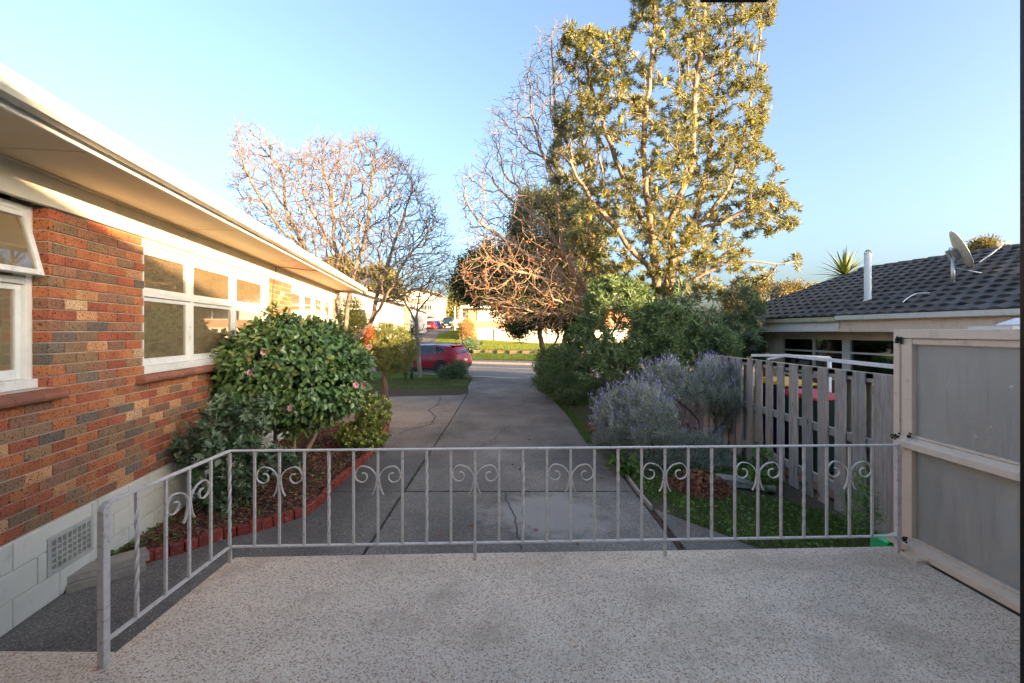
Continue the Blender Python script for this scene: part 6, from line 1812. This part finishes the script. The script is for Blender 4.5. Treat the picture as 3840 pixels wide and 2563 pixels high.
# ------------------------------------------------------------------ cars
def car_mat(name, c):
    n = N(name); n.fin(c, .3, .0, .45); n.b.inputs['Coat Weight'].default_value = .25; n.b.inputs['Coat Roughness'].default_value = .05
    return n.mat
m_cglass = N('car_glass').fin((.02, .025, .028), .06, 0, .9)
m_lred = N('tail_lamp').fin((.5, .02, .02), .2, 0, .8)
m_lwh = N('head_lamp').fin((.7, .7, .7), .15, .2, .8)
m_plate = simple('number_plate', (.75, .75, .72), rough=.4)
def car(name, label, loc, rot, paint, st, L, Wd, wheel_r=.33, wx=(.85, 3.45), glass=None, belt=None, group=None, roofm=None):
    """st: stations (x, z_bottom, z_belt, z_roof, half width at belt, half width at roof); front is at x=0"""
    t = thing(name, label, 'car', loc, rot, group)
    b = MB(); m = 12; vs_ = []
    for (x, zb, zt_, zr, wb, wr) in st:
        half = [(wb * .86, zb), (wb * .985, zb + .08), (wb * 1.02, (zb + zt_) / 2), (wb, zt_ - .06), (wb * .965, zt_), (wr + .02, zr - .055 if zr > zt_ + .08 else zr - .001), (wr * .6, zr)]
        ring = [(x, y, z) for y, z in half] + [(x, -y, z) for y, z in reversed(half)]
        vs_ += ring
    m = 14
    fs_ = [(i * m + k, i * m + (k + 1) % m, (i + 1) * m + (k + 1) % m, (i + 1) * m + k) for i in range(len(st) - 1) for k in range(m)] + [tuple(range(m)), tuple((len(st) - 1) * m + k for k in range(m))]
    b.add(vs_, fs_, 0, True)
    body = b.build('body', paint, t)
    mod = body.modifiers.new('edges', 'EDGE_SPLIT'); mod.split_angle = math.radians(38)
    def sideY(x, z):
        for i in range(len(st) - 1):
            if st[i][0] <= x <= st[i + 1][0]:
                u = (x - st[i][0]) / max(1e-6, st[i + 1][0] - st[i][0]); s = [st[i][j] * (1 - u) + st[i + 1][j] * u for j in range(6)]
                if z <= s[2]: return s[4]
                v = min(1, (z - s[2]) / max(.05, s[3] - s[2])); return s[4] * .965 * (1 - v) + (s[5] + .02) * v
        return Wd / 2
    for poly in glass or []:
        for sg in (-1, 1):
            vv_ = [(x, sg * (sideY(x, z) + .012), z) for x, z in poly]
            MB().add(vv_, [tuple(range(len(vv_)))]).build('side_window', m_cglass, t)
            vc = [(x, sg * (sideY(x, z) + .009), z) for x, z in poly]
            if len(poly) > 3:
                fr_ = MB(); fr_.tube([(x, sg * (sideY(x, z) + .012), z) for x, z in poly] + [(poly[0][0], sg * (sideY(*poly[0]) + .012), poly[0][1])], .009, 4, caps=False); fr_.build('window_trim', m_chrome, t)
    for x in wx:
        for sg in (-1, 1):
            y = sg * (Wd / 2 - .12)
            w = MB(); w.tube([(x, y - .1, wheel_r), (x, y + .1, wheel_r)], wheel_r, 24); wo = w.build('wheel', m_rubber, t)
            r = MB(); r.tube([(x, y + sg * .098, wheel_r), (x, y + sg * .106, wheel_r)], wheel_r * .66, 20)
            for k in range(5):
                a = k * 2 * math.pi / 5; r.bar((x, y + sg * .112, wheel_r), (x + math.cos(a) * wheel_r * .62, y + sg * .112, wheel_r + math.sin(a) * wheel_r * .62), .05, .012, up=(0, 1, 0))
            r.build('rim', m_alu, wo)
            ar = MB(); ar.tube([(x, sg * (Wd / 2 - .25), wheel_r + .02), (x, sg * (Wd / 2 + .012), wheel_r + .02)], wheel_r + .06, 24); ar.build('wheel_arch', m_black, t)
    return t


m_cred = car_mat('metallic_red_paint', (.36, .010, .035))
rx_, ry_ = -2.62, 22.9
fw_ang = math.atan2(.4, -1)      # the car faces left along the kerb; local +x runs front to back
suv_st = [(0, .34, .62, .64, .70, .5), (.06, .26, .74, .76, .84, .6), (.35, .22, .90, .94, .90, .7), (.9, .22, .98, 1.03, .92, .72), (1.15, .22, 1.0, 1.10, .925, .70), (1.75, .22, 1.02, 1.46, .93, .66), (2.2, .22, 1.02, 1.58, .93, .66), (3.2, .22, 1.05, 1.58, .93, .66), (3.9, .22, 1.08, 1.50, .91, .62), (4.15, .26, 1.08, 1.40, .88, .60), (4.36, .32, 1.02, 1.08, .84, .6), (4.47, .40, .80, .82, .78, .55), (4.48, .45, .6, .62, .74, .5)]
suv = car('parked_suv', 'dark red SUV parked at the near kerb facing left, rear end showing', (0, 0, 0), 0, m_cred, suv_st, 4.48, 1.86, .35, (.9, 3.55), [[(1.45, 1.06), (1.95, 1.46), (2.22, 1.50), (2.22, 1.06)], [(2.28, 1.06), (2.28, 1.50), (3.05, 1.50), (3.12, 1.08)], [(3.2, 1.10), (3.14, 1.49), (3.45, 1.46), (3.80, 1.24)]])
suv.rotation_euler = (0, 0, math.atan2(-.4, 1)); 
c_, s__ = math.cos(math.atan2(-.4, 1)), math.sin(math.atan2(-.4, 1))
suv.location = (-2.15 - 4.48 * c_, 22.55 - 4.48 * s__, 0.0); suv.scale = (.96, .96, .945)
b = MB()
for sg in (-1, 1): b.box((2.6, sg * .56, 1.60), (1.9, .03, .03))
b.build('roof_rail', m_alu, suv)
for sg in (-1, 1):
    MB().add([(4.05, sg * .90, .98), (4.36, sg * .82, .92), (4.42, sg * .55, .92), (4.40, sg * .55, 1.06), (4.30, sg * .80, 1.08), (4.05, sg * .905, 1.08)], [tuple(range(6))]).build('tail_lamp', m_lred, suv)
    MB().box((1.5, sg * 1.0, 1.08), (.16, .2, .13)).build('mirror', m_cred, suv, .02)
    for x_ in (2.0, 3.0): MB().box((x_ + .05, sg * .945, .93), (.2, .02, .025)).build('door_handle', m_chrome, suv)
    d_ = MB(); 
    for x_ in (1.28, 2.25, 3.28): d_.bar((x_, sg * .9475, .34), (x_ + (.0 if x_ < 3 else .15), sg * .9375, 1.02), .008, .008)
    d_.build('door_gap', m_black, suv)
    MB().mm((.95, sg * .88, .20), (3.5, sg * .955, .36)).build('sill_trim', m_black, suv)
MB().add([(3.97, .55, 1.47), (3.97, -.55, 1.47), (4.34, -.66, 1.12), (4.34, .66, 1.12)], [(0, 1, 2, 3)]).build('rear_window', m_cglass, suv).location = (.025, 0, .012)
MB().box((4.0, 0, 1.52), (.26, 1.2, .03), ry=.15).build('spoiler', m_cred, suv, .01)
MB().box((4.47, 0, .5), (.06, 1.3, .22)).build('bumper', m_black, suv, .02)
MB().box((4.5, 0, .76), (.01, .36, .11)).build('number_plate', m_plate, suv)
MB().tube([(3.75, .25, 1.545), (3.9, .25, 1.60)], [.05, .01], 6).build('aerial_fin', m_cred, suv)

# hatchback seen from behind, van seen from the front, blue car between
m_cbr = car_mat('bright_red_paint', (.42, .012, .02)); m_cbl = car_mat('blue_paint', (.03, .08, .35)); m_cvan = car_mat('dark_teal_paint', (.012, .045, .06)); m_cor = car_mat('faded_red_paint', (.5, .05, .05))
hat_st = [(0, .3, .6, .62, .62, .45), (.1, .24, .74, .76, .76, .55), (.6, .2, .88, .92, .82, .6), (1.1, .2, .94, 1.02, .83, .6), (1.7, .2, .96, 1.42, .83, .58), (2.2, .2, .96, 1.48, .83, .58), (3.2, .2, .98, 1.44, .82, .56), (3.75, .25, .98, 1.05, .80, .56), (3.9, .3, .7, .72, .76, .5), (3.92, .4, .5, .52, .7, .4)]
hp_ = P(1609, 1229, 74)
hz = H(hp_.x, 74) + .05
hat = car('parked_hatchback', 'bright red hatchback seen from behind at the top of the uphill drive', (hp_.x, 74, hz), math.radians(-90), m_cbr, hat_st, 3.92, 1.7, .3, (.7, 3.1), [[(1.4, 1.0), (1.8, 1.38), (2.9, 1.36), (3.2, 1.02)]])
hat.location = (hp_.x, 74 + 3.9, hz)
MB().add([(3.28, .5, 1.38), (3.28, -.5, 1.38), (3.74, -.62, 1.05), (3.74, .62, 1.05)], [(0, 1, 2, 3)]).build('rear_window', m_cglass, hat).location = (.03, 0, .01)
for sg in (-1, 1): MB().box((3.8, sg * .7, .95), (.12, .16, .3)).build('tail_lamp', m_lred, hat, .01)
MB().box((3.93, 0, .6), (.02, .5, .14)).build('number_plate', m_plate, hat)
bl_ = P(1635, 1229, 76)
blc = car('parked_hatchback', 'blue car mostly hidden just right of the red hatchback', (bl_.x - .3, 80.5, hz + .1), math.radians(-90), m_cbl, hat_st, 3.92, 1.7, .3, (.7, 3.1), [[(1.4, 1.0), (1.8, 1.38), (2.9, 1.36), (3.2, 1.02)]])
vp_ = P(1674, 1229, 76)
vz = H(vp_.x, 76) + .12
van_st = [(0, .55, .72, .74, .74, .5), (.05, .45, .95, .97, .82, .6), (.3, .42, 1.2, 1.24, .86, .65), (.75, .4, 1.28, 1.36, .87, .68), (1.5, .4, 1.3, 1.9, .87, .70), (1.9, .4, 1.3, 1.98, .87, .72), (4.3, .4, 1.3, 1.98, .87, .72), (4.6, .45, 1.3, 1.85, .86, .7), (4.65, .5, 1.0, 1.02, .84, .6)]
van = car('parked_van', 'dark teal high roofed van facing the camera at the top of the grass bank', (vp_.x, 76, vz), math.radians(90), m_cvan, van_st, 4.65, 1.76, .36, (.8, 3.6), [[(1.2, 1.34), (1.55, 1.82), (2.6, 1.84), (2.6, 1.34)], [(2.7, 1.34), (2.7, 1.84), (4.2, 1.84), (4.3, 1.34)]])
MB().add([(.80, .72, 1.40), (.80, -.72, 1.40), (1.46, -.62, 1.86), (1.46, .62, 1.86)], [(0, 1, 2, 3)]).build('windscreen', m_cglass, van).location = (-.04, 0, .015)
for sg in (-1, 1):
    MB().box((.06, sg * .66, .98), (.12, .3, .16)).build('headlight', m_lwh, van, .02); MB().box((.9, sg * 1.0, 1.42), (.1, .18, .25)).build('mirror', m_black, van, .02)
MB().box((-.03, 0, .62), (.14, 1.7, .28)).build('bumper', m_black, van, .03)
MB().tube([(-.13, -.6, .62), (-.15, -.55, .98), (-.15, .55, .98), (-.13, .6, .62)], .04, 8).build('bull_bar', m_black, van)
MB().box((-.12, 0, .62), (.01, .5, .13)).build('number_plate', m_plate, van)
tr_ = P(1669, 1190, 92)
trk = car('parked_truck', 'red vehicle roof showing above the dark van', (tr_.x, 92, H(tr_.x, 92) + .6), math.radians(90), m_cor, van_st, 4.65, 1.76, .36, (.8, 3.6), [])
trk.scale = (1.1, 1.3, 1.25)

for o in list(bpy.data.objects):
    if o.name.startswith('foliage') and o.get('kind') is None and o.type == 'MESH': pass
print('objects', len(bpy.data.objects), 'tris', sum(len(o.data.loops) - 2 * len(o.data.polygons) for o in bpy.data.objects if o.type == 'MESH'))
